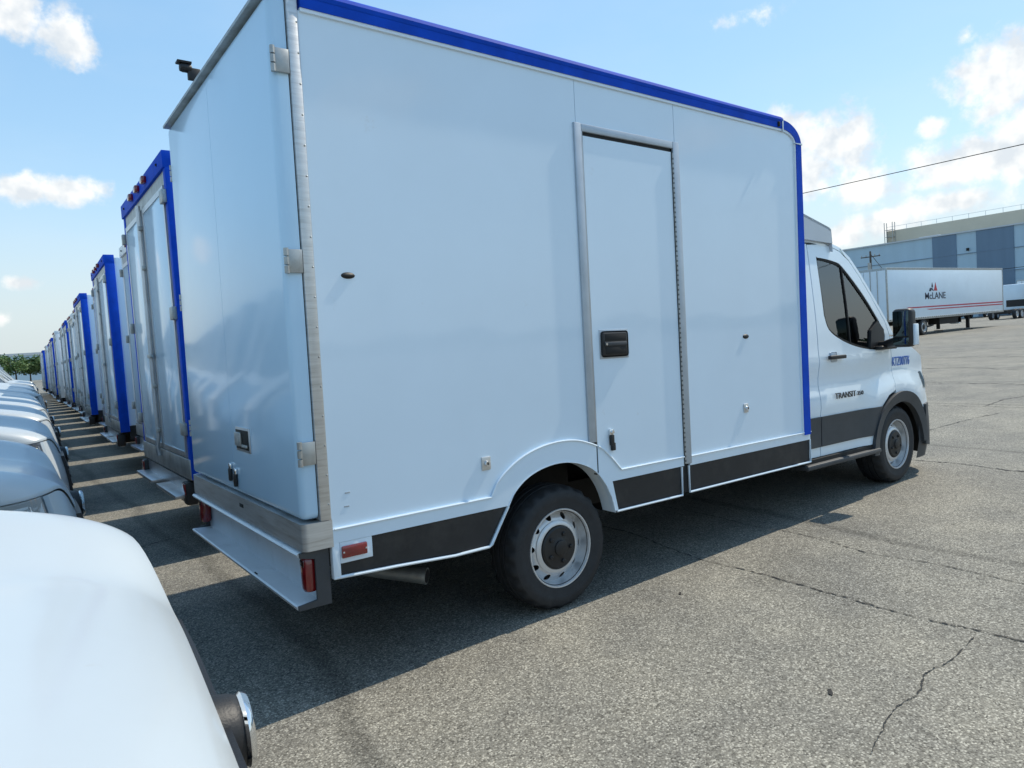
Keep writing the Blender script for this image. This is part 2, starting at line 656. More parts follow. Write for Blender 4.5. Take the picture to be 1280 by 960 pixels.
def fit_text(me, x0, x1, z0, z1, y):
    xs = [v.co.x for v in me.vertices]
    zs = [v.co.z for v in me.vertices]
    sx = (x1 - x0) / (max(xs) - min(xs))
    sz = (z1 - z0) / (max(zs) - min(zs))
    a, b = min(xs), min(zs)
    for v in me.vertices:
        v.co.x = x0 + (v.co.x - a) * sx
        v.co.z = z0 + (v.co.z - b) * sz
        v.co.y += y
    return me


def arc(cx, cz, r, a0, a1, n):
    return [(cx + r * math.cos(R(a0 + (a1 - a0) * i / n)), cz + r * math.sin(R(a0 + (a1 - a0) * i / n))) for i in range(n + 1)]


def frange(a, b, n):
    return [a + (b - a) * i / n for i in range(1, n)]


def curve(pts, n=6):
    """Catmull-Rom through points"""
    out = []
    P = [pts[0]] + list(pts) + [pts[-1]]
    for i in range(1, len(P) - 2):
        p0, p1, p2, p3 = P[i - 1:i + 3]
        for k in range(n):
            t = k / n
            out.append(tuple(.5 * (2 * b + (c - a) * t + (2 * a - 5 * b + 4 * c - d) * t * t + (3 * b - a - 3 * c + d) * t ** 3) for a, b, c, d in zip(p0, p1, p2, p3)))
    out.append(tuple(pts[-1]))
    return out


# ------------------------------------------------------------------ ground
ASPH = asphalt()
g = MB()
g.bm.verts.new((-700, -500, 0)), g.bm.verts.new((700, -500, 0)), g.bm.verts.new((700, 900, 0)), g.bm.verts.new((-700, 900, 0))
g.bm.verts.ensure_lookup_table()
g.bm.faces.new(g.bm.verts[:])
ground = g.build('ground', ASPH, smooth=0)
ground['kind'] = 'structure'
M['tar'] = mat('dark_crack_filling', (.022, .021, .02), .85, var=.5, vscale=30)


def crack(pts, w, seed, z=.004):
    rr = random.Random(seed)
    c = curve(pts, 14)
    mb = MB()
    L_, R_ = [], []
    off = 0
    for i, p in enumerate(c):
        a = Vector(c[max(i - 1, 0)])
        b = Vector(c[min(i + 1, len(c) - 1)])
        d = (b - a).normalized()
        nrm = Vector((-d.y, d.x))
        off = off * .55 + rr.uniform(-1, 1) * w * .8
        ww = w * rr.uniform(.12, 1.0) * (.25 if i in (0, len(c) - 1) else 1) * rr.choice([.35, .8, 1, 1])
        q = Vector(p) + nrm * off
        L_.append(mb.bm.verts.new((*(q + nrm * ww), z)))
        R_.append(mb.bm.verts.new((*(q - nrm * ww), z)))
    for i in range(len(c) - 1):
        mb.bm.faces.new([L_[i], R_[i], R_[i + 1], L_[i + 1]])
    mb.build('crack', M['tar'], ground, smooth=0)


crack([(2.62, 1.6), (2.65, .79), (2.56, .39), (2.5, 0), (2.51, -.36), (2.49, -.69), (2.48, -.97), (2.46, -1.23), (2.47, -1.45), (2.49, -1.61), (2.49, -2.2), (2.46, -3.2), (2.5, -4.6)], .0085, 1)
crack([(3.4, 1.5), (3.41, .71), (3.35, .22), (3.38, -.02), (3.34, -.41), (3.27, -.66), (3.3, -.98), (3.3, -1.2), (3.28, -1.37), (3.24, -2), (3.3, -3.4)], .0065, 2)
crack([(2.41, -1.60), (2.11, -1.62), (1.9, -1.60), (1.73, -1.65), (1.55, -1.64), (1.36, -1.68), (1.2, -1.72)], .0045, 3)
crack([(6.38, 1.2), (6.36, .38), (6.37, .03), (6.31, -.27), (6.26, -.6), (6.3, -1.6)], .016, 4)
crack([(10.8, 4.2), (10.78, 2.09), (10.88, 1.34), (10.82, .81), (10.8, -1)], .018, 5)
crack([(10.88, 1.32), (11.76, 1.37), (12.37, 1.29), (13.2, 1.2)], .02, 6)
crack([(7.4, 1.1), (8.17, 1.05), (8.94, 1.03), (9.46, .99), (10.2, .9)], .012, 7)
crack([(-.9, 3.66), (-.36, 3.7), (-.2, 3.76), (0, 3.81), (.4, 3.8)], .012, 8)
k = 9
for x in (14.5, 18.2, 22.4, 27, 32, 38, 46, 55, 66, 80):
    s = x / 14
    crack([(x + random.uniform(-.3, .3) * s, yy * s) for yy in (9, 7.5, 6, 4.6, 3.5, 2.5, 1.2, 0, -2)], .016 + .0016 * x, k)
    k += 1

# ------------------------------------------------------------------ wheel (axis y, outer face at -y)
WR = .345


def wheel_meshes():
    t = MB()
    prof = [(.205, .10), (.225, .118), (.27, .122), (.315, .117), (.333, .105), (.343, .092), (.346, .07), (.346, .052), (.337, .050), (.337, .042), (.347, .040),
            (.347, .006), (.338, .004), (.338, -.004), (.347, -.006), (.347, -.040), (.337, -.042), (.337, -.050), (.346, -.052), (.346, -.07), (.343, -.092), (.333, -.105),
            (.322, -.1135), (.318, -.1165), (.29, -.1215), (.275, -.1225), (.27, -.121), (.245, -.1195), (.226, -.117), (.222, -.113), (.215, -.105), (.205, -.10)]
    t.lathe(prof, n=96, alt={4: -.009, 5: -.012, 6: -.010, 19: -.010, 20: -.013, 21: -.009})
    tyre = t.mesh('tyre', M['rubber'], 30)
    # steel rim: flange and barrel, then the pierced disc
    rm = MB()
    rm.lathe([(.221, -.100), (.222, -.113), (.219, -.1175), (.213, -.117), (.210, -.108), (.208, -.085), (.206, -.055), (.203, -.035), (.199, -.03), (.196, .07), (.205, .10)], n=64)
    holes = []
    for k in range(10):
        a = 2 * math.pi * (k + .5) / 10
        cx_, cz_ = .176 * math.cos(a), .176 * math.sin(a)
        holes.append([(cx_ + .019 * math.cos(t_), cz_ + .019 * math.sin(t_)) for t_ in [2 * math.pi * j / 12 for j in range(12)]])

    def disc_y(x, z):
        r = math.hypot(x, z)
        if r > .150:
            return -.082 + (r - .150) * .85
        return -.082
    rm.panel([(.207 * math.cos(2 * math.pi * j / 48), .207 * math.sin(2 * math.pi * j / 48)) for j in range(48)], disc_y, .004,
             holes=holes + [[(.06 * math.cos(2 * math.pi * j / 20), .06 * math.sin(2 * math.pi * j / 20)) for j in range(20)]])
    ring = []
    rm.lathe([(.120, -.082), (.125, -.090), (.140, -.089), (.151, -.080)], n=48)
    rim = rm.mesh('rim', M['steel'], 40)
    bk = MB().lathe([(.18, .0), (.18, .02), (.02, .02)], n=24).mesh('brake_drum', M['dark'])
    h = MB()
    h.lathe([(.120, -.081), (.120, -.096), (.110, -.103), (.06, -.104), (.045, -.110), (.043, -.118), (.036, -.121), (.0, -.121)], n=40)
    for k in range(5):
        a = 2 * math.pi * (k + .25) / 5
        h.lathe([(.012, -.096), (.012, -.111), (.009, -.114), (.0, -.114)], c=(.08 * math.cos(a), 0, .08 * math.sin(a)), n=10)
    hub = h.mesh('hub_cap', M['black'], 30)
    return tyre, rim, bk, hub


TYRE, RIM, DRUM, HUB = wheel_meshes()


def add_wheel(parent, loc, flip=False, spin=0, simple=False):
    w = link('wheel', TYRE, parent, loc, (0, spin, math.pi if flip else 0))
    if not simple:
        link('rim', RIM, w)
        link('hub_cap', HUB, w)
        link('brake_drum', DRUM, w)
    else:
        link('rim', RIM, w)
        link('hub_cap', HUB, w)
    return w


# ------------------------------------------------------------------ front end shared by the cab and the vans
def sstep(a, b, x):
    t = min(1, max(0, (x - a) / (b - a)))
    return t * t * (3 - 2 * t)


def nose(ox, oy, ze, a, b, n, back, rise=.10, rec=.05, gr=.075, side=0, gap=.012):
    """H(y,t): hood from cowl (t=0) to its front edge (t=1); F(phi,s): fascia below that edge; phi -1..1"""
    def xe(y):
        q = min(1, abs(y) / b)
        return a * (1 - q ** n) ** (1 / n) - a - rec * sstep(.5, .85, q)

    def zh(y, d):
        q = min(1, abs(y) / b)
        z = ze + rise * sstep(.5, .88, q) * .9 + .09 * (1 - math.exp(-d / .06)) * (1 - .75 * sstep(.5, .88, q)) + .2 * d
        z += side * (1 - math.exp(-d / .12)) * sstep(.5, .88, q)
        z += .014 * (1 - sstep(.60, .72, q)) * sstep(0, .35, d) - .02 * q * q - .014 * q ** 10
        return z

    def H(y, t):
        D = back + xe(y)
        d = D * (1 - t) ** 2
        return Vector((ox + xe(y) - d, oy + y, zh(y, d)))

    def F(p, s):
        ph = p * math.pi / 2
        sn, cs = abs(math.sin(ph)) ** (2 / n), max(0, math.cos(ph)) ** (2 / n)
        y = b * sn * (1 if p > 0 else -1)
        grow = gr * math.sin(math.pi / 2 * min(1, s * 2.2)) - .03 * max(0, s - .8) * 5
        top = zh(y, 0) + .2 * max(0, a - a * cs) * 0
        x = ox + (a + grow) * cs - a - rec * sstep(.5, .85, sn) * (1 - min(1, s * 3)) - .004
        z = top - gap + (.30 - top) * s
        return Vector((x, oy + (y + (grow * sn * (1 if p > 0 else -1))), z))
    return H, F


def patch(fn, y0, y1, s0, s1, off, nu=14, nv=6, thick=None):
    def G(u, v):
        y = y0 + (y1 - y0) * u
        s = s0 + (s1 - s0) * v
        p = fn(y, s)
        a = fn(y + .004, s) - fn(y - .004, s)
        b = fn(y, s + .01) - fn(y, s - .01)
        n = a.cross(b)
        n = n.normalized() if n.length > 1e-9 else Vector((1, 0, 0))
        if n.x < -1e-4 or (abs(n.x) < .05 and n.y * y < 0):
            n = -n
        return p + n * off
    mb = MB()
    mb.grid(G, nu, nv, thick)
    return mb


def front_end(root, ox, oy, ze, a, b, n, back, star=True, paint='paint', **kw):
    H, F = nose(ox, oy, ze, a, b, n, back, **kw)

    def yy(u):
        return b * math.sin((2 * u - 1) * math.pi / 2) * .9995
    MB().grid(lambda u, v: H(yy(u), v), 56, 28, (0, 0, -.014)).build('hood', M[paint], root, 50)
    MB().grid(lambda u, v: F(-1 + 2 * u, .46 * v), 72, 10, (-.012, 0, 0)).build('front_fascia', M[paint], root, 50)
    MB().grid(lambda u, v: F(-1 + 2 * u, .465 + .53 * v) + Vector((.02 * math.cos((2 * u - 1) * 1.5), 0, 0)), 72, 8, (-.03, 0, 0)).build('front_bumper', M['clad'], root, 50)
    MB().box(ox - back + .1, ox - .3, oy - b + .12, oy + b - .12, .35, ze - .08).build('engine_bay', M['dark'], root, 0)
    gr = patch(F, -.17, .17, .03, .44, .020, 24, 6, (-.03, 0, 0)).build('grille', M['black'], root, 50)
    for s in (.15, .25, .35):
        patch(F, -.16, .16, s, s + .03, .026, 24, 2, (-.01, 0, 0)).build('grille_bar', M['black'], gr, 50)
    if star:
        c = F(0, .085)
        bd = MB()
        bd.lathe([(.0, .046), (.04, .044), (.058, .037), (.066, .02), (.072, -.02)], c=(c.x + .002, c.y, c.z), n=32, axis='x')
        bd = bd.build('badge', M['black'], root, 50)
        ch = MB()
        ch.lathe([(.050, .040), (.052, .050), (.060, .048), (.065, .038), (.060, .032)], c=(c.x + .004, c.y, c.z), n=32, axis='x')
        ch.build('chrome_ring', M['chrome'], bd, 50)
    for sg in (-1, 1):
        p0, p1, s0, s1 = .66, .985, .0, .215
        hl = patch(F, sg * p0, sg * p1, s0, s1, .004, 16, 8).build('headlight', M['clad'], root, 50)
        rf = MB()
        rr = random.Random(5)
        for i in range(3):
            for j in range(2):
                y0 = p0 + .03 + (p1 - p0 - .05) / 3 * i
                z0 = s0 + .02 + (s1 - s0 - .035) / 2 * j
                dy, dz = (p1 - p0 - .05) / 3 * .93, (s1 - s0 - .035) / 2 * .95

                def q(u, v, d):
                    e = F(sg * u, v)
                    e2 = F(sg * u, v) - Vector((ox - a, oy, e.z))
                    return e + e2.normalized() * d
                vs = [rf.bm.verts.new(q(y0 + aa, z0 + bb, .005 + rr.uniform(0, .007))) for aa, bb in ((0, 0), (dy, 0), (dy, dz), (0, dz))]
                mid = rf.bm.verts.new(q(y0 + dy * rr.uniform(.3, .7), z0 + dz * rr.uniform(.3, .7), .02))
                for k in range(4):
                    rf.bm.faces.new([vs[k], vs[(k + 1) % 4], mid])
        rf.build('reflector', M['chrome'], hl, 0)
        patch(F, sg * (p0 - .01), sg * p1, s0 - .006, s1 + .008, .022, 16, 8).build('lens', M['lens'], hl, 60)
    return H, F


# ------------------------------------------------------------------ main truck
RAKE = .0243
W = 2.0
L0 = 3.792
truck = thing('box_truck', 'white box truck with blue roof rail and side door, nearest and largest in the photo', 'truck', rot=(0, RAKE, 0), group='box trucks parked in a row')


def b_inv(x, y, z):
    c, s = math.cos(-RAKE), math.sin(-RAKE)
    return (x * c + z * s, y, -x * s + z * c)


rib = curve([(.846, .757), (.895, .83), (.98, .895), (1.08, .943), (1.2, .974), (1.33, .985), (1.45, .974), (1.553, .942)], 4)
opening = curve([(.962, .70), (1.0, .757), (1.08, .815), (1.18, .851), (1.30, .866), (1.42, .852), (1.53, .81), (1.588, .77)], 4)
RO, ZC, XC = .237, 2.895, 3.555
ZT = 3.047


def earc(rx, rz, a0, a1, n):
    return [(XC + rx * math.cos(R(a0 + (a1 - a0) * i / n)), ZC + rz * math.sin(R(a0 + (a1 - a0) * i / n))) for i in range(n + 1)]


for side, nm in ((0, 'r'), (1, 'l')):
    mir = None if side == 0 else W / 2

    def fy(a, b):
        return (a, b) if side == 0 else (W - b, W - a)

    def P(pts, name, m, y0, t, parent=truck, holes=(), sm=35):
        return MB().panel(pts, lambda x, z: y0, t, holes=holes, mirror=mir).build(name, m, parent, sm)
    P([(0.004, .757)] + rib + [(1.555, 2.972), (.004, 2.972)], 'side_panel', M['white'], 0, .03)
    P([(0.004, .694), (.95, .694)] + opening + [(1.588, .928), (1.553, .941)] + rib[::-1][1:] + [(.004, .756)], 'wheel_arch_panel', M['white'], -.007, .03)
    P([(1.559, 2.728), (2.380, 2.728), (2.380, 2.972), (1.559, 2.972)], 'side_panel', M['white'], .0005, .03)
    P([(2.384, 2.728), (2.409, 2.70), (2.409, .762), (3.72, .762), (3.72, ZC)] + earc(.165, .080, 0, 90, 8)[1:] + [(2.384, 2.975)], 'side_panel', M['white'], 0, .03)
    P([(2.40, .70), (3.80, .70), (3.80, .758), (2.40, .758)], 'lower_rail', M['trim'], -.004, .03)
    # raised ribs
    for pts in ([(.01, .757)] + rib + [(1.59, .927)], [(2.405, .760), (3.80, .760)]):
        y = fy(-.010, -.010)[0]
        MB().tube([(p[0], y, p[1]) for p in pts], .0055, 6).build('trim_rib', M['trim'], truck)
    # blue rail
    outer = [(0.012, ZT)] + [(x, ZT) for x in frange(0.012, XC, 4)] + earc(RO, .152, 90, 0, 10) + [(XC + RO, 1.8), (XC + RO, .742)]
    rin = .172
    inner = [(0.012, ZC + .087)] + [(x, ZC + .087) for x in frange(0.012, XC, 4)] + earc(rin, .087, 90, 0, 10) + [(XC + rin - .018, 1.8), (XC + rin - .018, .742)]
    a, b = fy(-.016, .06)
    MB().band(outer, inner, a, b).build('roof_rail', M['blue'], truck, 30)
    in2 = [(0.012, ZC + .072)] + [(x, ZC + .072) for x in frange(0.012, XC, 4)] + earc(rin - .015, .072, 90, 0, 10) + [(XC + rin - .028, 1.8), (XC + rin - .028, .742)]
    a, b = fy(-.011, .03)
    MB().band([(p[0], p[1]) for p in inner], in2, a, b).build('rail_trim', M['trim'], truck, 30)
    a, b = fy(-.026, .06)
    top_rail = MB()
    top_rail.tube([(x, a + .03 if side == 0 else b - .03, ZT - .004) for x in (0.014, 1.2, 2.4, XC)], .028, 10)
    top_rail.build('roof_rail_edge', M['blue'], truck)
    for ang in (92, 4):
        c, s = math.cos(R(ang)), math.sin(R(ang))
        c2, s2 = math.cos(R(ang - 4.5)), math.sin(R(ang - 4.5))
        q = [(XC + c * .155, ZC + s * .07), (XC + c * .243, ZC + s * .158), (XC + c2 * .243, ZC + s2 * .158), (XC + c2 * .155, ZC + s2 * .07)]
        a, b = fy(-.021, .05)
        MB().prism(q, 'y', a, b).build('rail_clip', M['alu'], truck, 0)
    a, b = fy(-.03, -.012)
    MB().box(XC - .062, XC - .044, a, b, ZC + .095, ZC + .128, .004).build('rail_screw', M['dark'], truck)
    # skirts
    a, b = fy(.006, .03)
    sk = MB().prism([(.03, .548), (.03, .692), (.945, .688), (.822, .512), (.62, .512), (.3, .533)], 'y', a, b).build('skirt_panel', M['skirt'], truck, 0)
    y = fy(0, 0)[0] if side == 0 else W
    MB().tube([(.0, y, .541), (.3, y, .527), (.62, y, .506), (.822, y, .506), (.835, y, .512), (.955, y, .69)], .0075, 6).build('skirt_trim', M['trim'], sk)
    MB().box(-.004, .032, *fy(-.006, .03), .534, .70, .005).build('skirt_end', M['trim'], sk)
    rb = MB().box(.033, .187, *fy(-.004, .03), .598, .693, .004).build('reflector_mount', M['trim'], truck)
    rf_ = MB().box(.037, .158, *fy(-.016, -.003), .621, .675, .006).build('reflector', M['red'], rb)
    for x in (.045, .15):
        MB().box(x - .004, x + .004, *fy(-.019, -.014), .644, .652, .002).build('screw', M['alu'], rf_)
    if side == 0:
        sk = MB().prism([(1.742, .533), (1.704, .70), (2.316, .703), (2.316, .527)], 'y', a, b).build('skirt_panel', M['skirt'], truck, 0)
        MB().tube([(1.735, 0, .524), (2.318, 0, .521), (2.322, 0, .70)], .0075, 6).build('skirt_trim', M['trim'], sk)
        sk = MB().prism([(2.40, .536), (2.40, .698), (3.795, .698), (3.795, .536)], 'y', a, b).build('skirt_panel', M['skirt'], truck, 0)
    else:
        sk = MB().prism([(1.745, .533), (1.704, .70), (3.795, .698), (3.795, .533)], 'y', a, b).build('skirt_panel', M['skirt'], truck, 0)
    MB().tube([(2.39, y, .70), (2.39, y, .530), (3.80, y, .529), (3.80, y, .70)], .0075, 6).build('skirt_trim', M['trim'], sk)

# arch lip returning inwards (rear and over the wheel)
lip = curve([(.84, .512), (.955, .692), (1.0, .757), (1.08, .815), (1.18, .851), (1.30, .866), (1.42, .852), (1.53, .81), (1.60, .755), (1.65, .69), (1.69, .61), (1.715, .52)], 4)
for y0, y1 in ((-.010, .10), (W - .10, W + .010)):
    MB().band(lip, [(p[0], p[1] + .006) for p in lip], y0, y1).build('wheel_arch_lip', M['trim'], truck)
# the body inside the panels
MB().prism([(0, .955), (3.786, .955), (3.786, ZC)] + earc(.231, .146, 0, 90, 10)[1:] + [(0, ZC + .146)], 'y', .024, W - .024).build('cargo_box', M['white'], truck, 30)
MB().box(0, .80, .04, W - .04, .70, .955).box(1.80, 3.786, .04, W - .04, .70, .954).build('floor_frame', M['dark'], truck, 0)
MB().box(.80, 1.80, .034, .5, .90, .953).box(.80, 1.80, W - .5, W - .034, .90, .953).box(.80, 1.80, .5, W - .5, .6, .953).build('wheel_well', M['dark'], truck, 0)
ch = MB()
for y in (.52, 1.40):
    ch.box(-.02, 5.7, y, y + .08, .44, .62)
for x in (.1, .7, 2.2, 3.2):
    ch.box(x, x + .08, .5, 1.5, .46, .60)
ch.tube([(1.352, .25, .37), (1.352, 1.75, .37)], .05, 10).tube([(1.6, 1.0, .42), (4.6, 1.0, .42)], .04, 10)
ch.lathe([(0, -.12), (.12, -.08), (.14, 0), (.12, .08), (0, .12)], c=(1.352, 1.0, .37), n=16)
ch.box(2.2, 3.3, .62, 1.36, .34, .58, .03)
ch.build('chassis', M['dark'], truck)
MB().tube([(.2, .75, .42), (.40, .55, .375), (.49, .44, .352), (.62, .30, .335)], [.045, .045, .038, .044], 14).build('exhaust_pipe', M['galv'], truck)
MB().lathe([(.001, 0), (.037, 0)], c=(.0, 0, 0), n=14).build('exhaust_bore', M['seal'], truck).matrix_local = Matrix.Translation((.6205, .2985, .3348)) @ Vector((.13, -.14, -.017)).to_track_quat('-Y', 'Z').to_matrix().to_4x4()

# --- side door
DL = [(1.600, 2.668), (2.338, 2.668), (2.338, .705), (1.704, .705), (1.742, .53), (1.712, .53), (1.688, .615), (1.65, .69), (1.600, .757)]
door = MB().panel(DL, lambda x, z: -.006, .03).build('side_door', M['white'], truck)
MB().tube([(1.602, -.0115, .922), (1.64, -.0115, .9), (1.70, -.0115, .845), (1.775, -.0115, .765), (2.336, -.0115, .764)], .0055, 6).build('trim_rib', M['trim'], door)
MB().box(1.586, 1.60, -.001, .02, .76, 2.69).box(1.59, 2.36, -.001, .02, 2.668, 2.70).box(2.338, 2.352, -.001, .02, .705, 2.69).box(2.318, 2.40, .01, .03, .53, .75).build('door_seal', M['seal'], truck, 0)
fr = MB()
fr.box(1.533, 1.586, -.013, .012, .948, 2.734, .004).box(1.5862, 2.352, -.0125, .012, 2.690, 2.733, .004).box(2.3522, 2.409, -.013, .012, .715, 2.734, .004)
fr.build('door_frame', M['frame'], truck)
MB().box(1.5862, 1.591, -.012, .01, .948, 2.69).build('door_frame_edge', M['alu'], truck, 0)
hg = MB()
hg.tube([(2.3455, -.012, .72), (2.3455, -.012, 2.66)], .0048, 8)
hgo = hg.build('door_hinge', M['galv'], door)
hk = MB()
for i in range(64):
    z = .73 + i * .030
    hk.box(2.3415, 2.3495, -.0165, -.006, z, z + .012)
hk.build('hinge_knuckles', M['black'], door, 0)['kind'] = 'stuff'
hb = MB()
cx_, cz_ = 1.766, 1.500
hb.box(cx_ - .107, cx_ + .107, -.022, -.002, cz_ - .075, cz_ + .075, .018, 3)
hn = hb.build('door_handle', M['black'], door)
MB().box(cx_ - .116, cx_ + .116, -.0095, -.004, cz_ - .084, cz_ + .084, .002).build('handle_gasket', M['frame'], hn)
MB().box(cx_ - .092, cx_ + .092, -.030, -.018, cz_ - .012, cz_ + .014, .008).build('handle_grip', M['clad'], hn)
MB().box(cx_ - .082, cx_ + .082, -.0235, -.019, cz_ - .058, cz_ - .016, .004).box(cx_ - .082, cx_ + .082, -.0235, -.019, cz_ + .018, cz_ + .058, .004).build('handle_recess', M['seal'], hn)
MB().lathe([(.0, -.033), (.007, -.033), (.007, -.028)], c=(cx_ - .08, 0, cz_), n=10).build('key_lock', M['chrome'], hn)
lt = MB().box(1.687, 1.716, -.022, -.004, .975, 1.012, .004).lathe([(.0, -.034), (.010, -.034), (.010, -.02)], c=(1.7015, 0, .994), n=12).build('door_latch', M['chrome'], door)
MB().box(1.690, 1.716, -.028, -.008, .915, .978, .004).box(1.699, 1.728, -.024, -.006, .885, .93, .004).build('latch_strap', M['black'], lt)
# --- small fittings on the side
MB().lathe([(.0, -.006), (.85, -.006), (1, 0), (1, .004)], n=24).build('side_marker', M['black'], truck, loc=(.154, 0, 1.862)).scale = (.033, 1, .0145)
MB().lathe([(.0, -.006), (.85, -.006), (1, 0), (1, .004)], n=24).build('side_marker', M['black'], truck, loc=(3.043, 0, 1.503)).scale = (.033, 1, .0165)
for x, z, s in ((.829, .932, 1), (3.011, 1.011, .9)):
    k_ = MB().box(x - .027 * s, x + .027 * s, -.008, 0, z - .034 * s, z + .034 * s, .003).build('lock_plate', M['stainless'], truck)
    MB().lathe([(.0, -.022), (.012 * s, -.022), (.016 * s, -.008)], c=(x, 0, z), n=14).build('lock_cylinder', M['chrome'], k_)
    MB().box(x - .003, x + .004, -.024, -.021, z - .006, z + .006).build('keyhole', M['seal'], k_, 0)

for x, z in ((.085, .905), (.078, .845)):
    MB().box(x - .012, x + .012, -.0015, .001, z - .003, z + .004, .0005).build('scuff', M['frame'], truck)
# --- rear end
sill_pts = [(0.004, -.008), (-.10, -.008)] + [(-.10 - .031 * math.sin(t), .023 - .031 * math.cos(t)) for t in [R(15 * i) for i in range(1, 7)]]
sill_pts = sill_pts + [(x, W - y) for x, y in sill_pts[::-1]]
MB().prism(sill_pts, 'z', .682, .800).build('rear_sill', M['stainless'], truck, 30)
for y0, y1 in ((-.007, .05), (W - .05, W + .007)):
    MB().box(-.047, .003, y0, y1, .801, 3.05, .006).build('corner_post', M['stainless'], truck)
    rv = MB()
    yy = y0 if y0 < 0 else y1
    for i in range(18):
        rv.ball((-.006, yy, .87 + i * .128), .0045, 8)
    rv.build('rivets', M['galv'], truck)['kind'] = 'stuff'
MB().box(-.055, -.001, .051, W - .051, .801, 3.04).build('door_opening_seal', M['seal'], truck, 0)
MB().prism([(-.15, 3.025), (-.15, 3.04), (-.02, 3.105), (.03, 3.105), (.03, 3.05), (-.02, 3.025)], 'y', -.004, W + .004).build('roof_header', M['galv'], truck, 0)
for y in (.03, .55, 1.45, 1.97):
    MB().ball((-.085, y, 3.075), .009, 8).build('header_bolt', M['dark'], truck)
rd = []
for y0, y1 in ((.004, .9985), (1.0015, W - .004)):
    d = MB().box(-.127, -.052, y0, y1, .812, 3.022, .032, 5, keep=lambda c: abs(c.y - 1) > .02 and c.x < -.053 or (abs(c.y - 1) > .9 and c.x < -.053)).build('rear_door', M['door_sky_tint'], truck, 40)
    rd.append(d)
for d, ys, s in ((rd[0], -.004, 1), (rd[1], W + .004, -1)):
    for z in (2.745, 1.917, 1.101):
        a, b = sorted((ys - s * .008, ys + s * .006))
        h_ = MB().box(-.112, -.050, a, b, z - .049, z + .049, .002).build('hinge', M['galv'], d)
        kn = MB()
        for i in range(3):
            kn.tube([(-.118, ys - s * .005, z - .052 + i * .037), (-.118, ys - s * .005, z - .052 + i * .037 + .031)], .0105, 10)
        kn.build('hinge_knuckle', M['galv'], h_)
# paddle handle on the right leaf, with its two pull latches
def rbox(x0, x1, y0, y1, z0, z1, b=0):
    return MB().box(x0, x1, y0, y1, z0, z1, b)


ph = rbox(-.134, -.126, .66, .90, 1.05, 1.175, .003).build('paddle_handle', M['alu'], rd[0])
rbox(-.137, -.133, .673, .887, 1.063, 1.162, .002).build('handle_recess', M['seal'], ph)
rbox(-.150, -.136, .775, .872, 1.078, 1.150, .006).build('paddle', M['galv'], ph)
rbox(-.146, -.136, .68, .77, 1.075, 1.09, .003).build('handle_bar', M['galv'], ph)
for y, z in ((1.045, .945), (.985 - .035, .925)):
    ltc = rbox(-.142, -.127, y - .014, y + .014, z - .01, z + .022, .004).build('pull_latch', M['chrome'], rd[0])
    rbox(-.146, -.130, y - .015, y + .015, z - .075, z - .005, .005).build('latch_strap', M['black'], ltc)
rbox(-.133, -.129, .86, .93, .745, .765, .002).build('sill_slot', M['seal'], truck)
# rear-view camera on the header
cm = rbox(-.165, -.10, 1.195, 1.22, 3.06, 3.125, .004).build('camera_mount', M['black'], truck)
MB().lathe([(0, -.032), (.020, -.028), (.024, -.014), (.024, .022), (.018, .032), (0, .034)], c=(-.175, 1.21, 3.122), n=16, axis='x').build('rear_view_camera', M['black'], cm)
MB().prism([(1.187, 3.142), (1.233, 3.142), (1.237, 3.152), (1.183, 3.152)], 'x', -.218, -.145).build('camera_hood', M['black'], cm, 0)
# bumper step: a C channel with lamps inside its ends
bm_ = MB()
bm_.box(-.052, -.036, .03, W - .03, .44, .66)
bm_.prism([(-.142, .655), (-.150, .668), (-.142, .676), (-.036, .676), (-.036, .661), (-.13, .661)], 'y', .03, W - .03)
bm_.prism([(-.160, .432), (-.165, .447), (-.158, .452), (-.036, .446), (-.036, .430)], 'y', .03, W - .03)
bmp = bm_.build('rear_bumper', M['bumper'], truck, 25)
for y0, y1 in ((.016, .029), (W - .029, W - .016)):
    MB().prism([(-.158, .430), (-.158, .45), (-.075, .46), (-.075, .64), (-.14, .655), (-.14, .676), (-.012, .676), (-.012, .430)], 'y', y0, y1).build('bumper_end', M['clad'], bmp, 0)
for y0, y1 in ((.035, .105), (W - .105, W - .035)):
    tl = rbox(-.118, -.053, y0, y1, .487, .648, .022).build('tail_lamp', M['red'], bmp)
    rbox(-.1195, -.10, y0 + .012, y1 - .012, .60, .635, .008).build('reverse_lens', M['lens'], tl)
rbox(-.156, -.150, .62, .66, .4535, .458, .001).build('bumper_scuff', M['dark'], bmp)

# --- cab
def ycab(x, z):
    y = .05 + .08 * max(0, (z - 1.3) / .9) ** 1.5
    y += .16 * max(0, x - 5.50) ** 2
    y -= .010 * math.exp(-((z - 1.27) / .05) ** 2) * (1 if x < 5.2 else .3)
    y -= .016 * math.exp(-((z - .93) / .10) ** 2)
    y += .010 * math.exp(-((z - 1.12) / .07) ** 2)
    r = math.hypot(x - 5.32, z - .5)
    y -= .026 * math.exp(-((r - .52) / .13) ** 2)
    return y


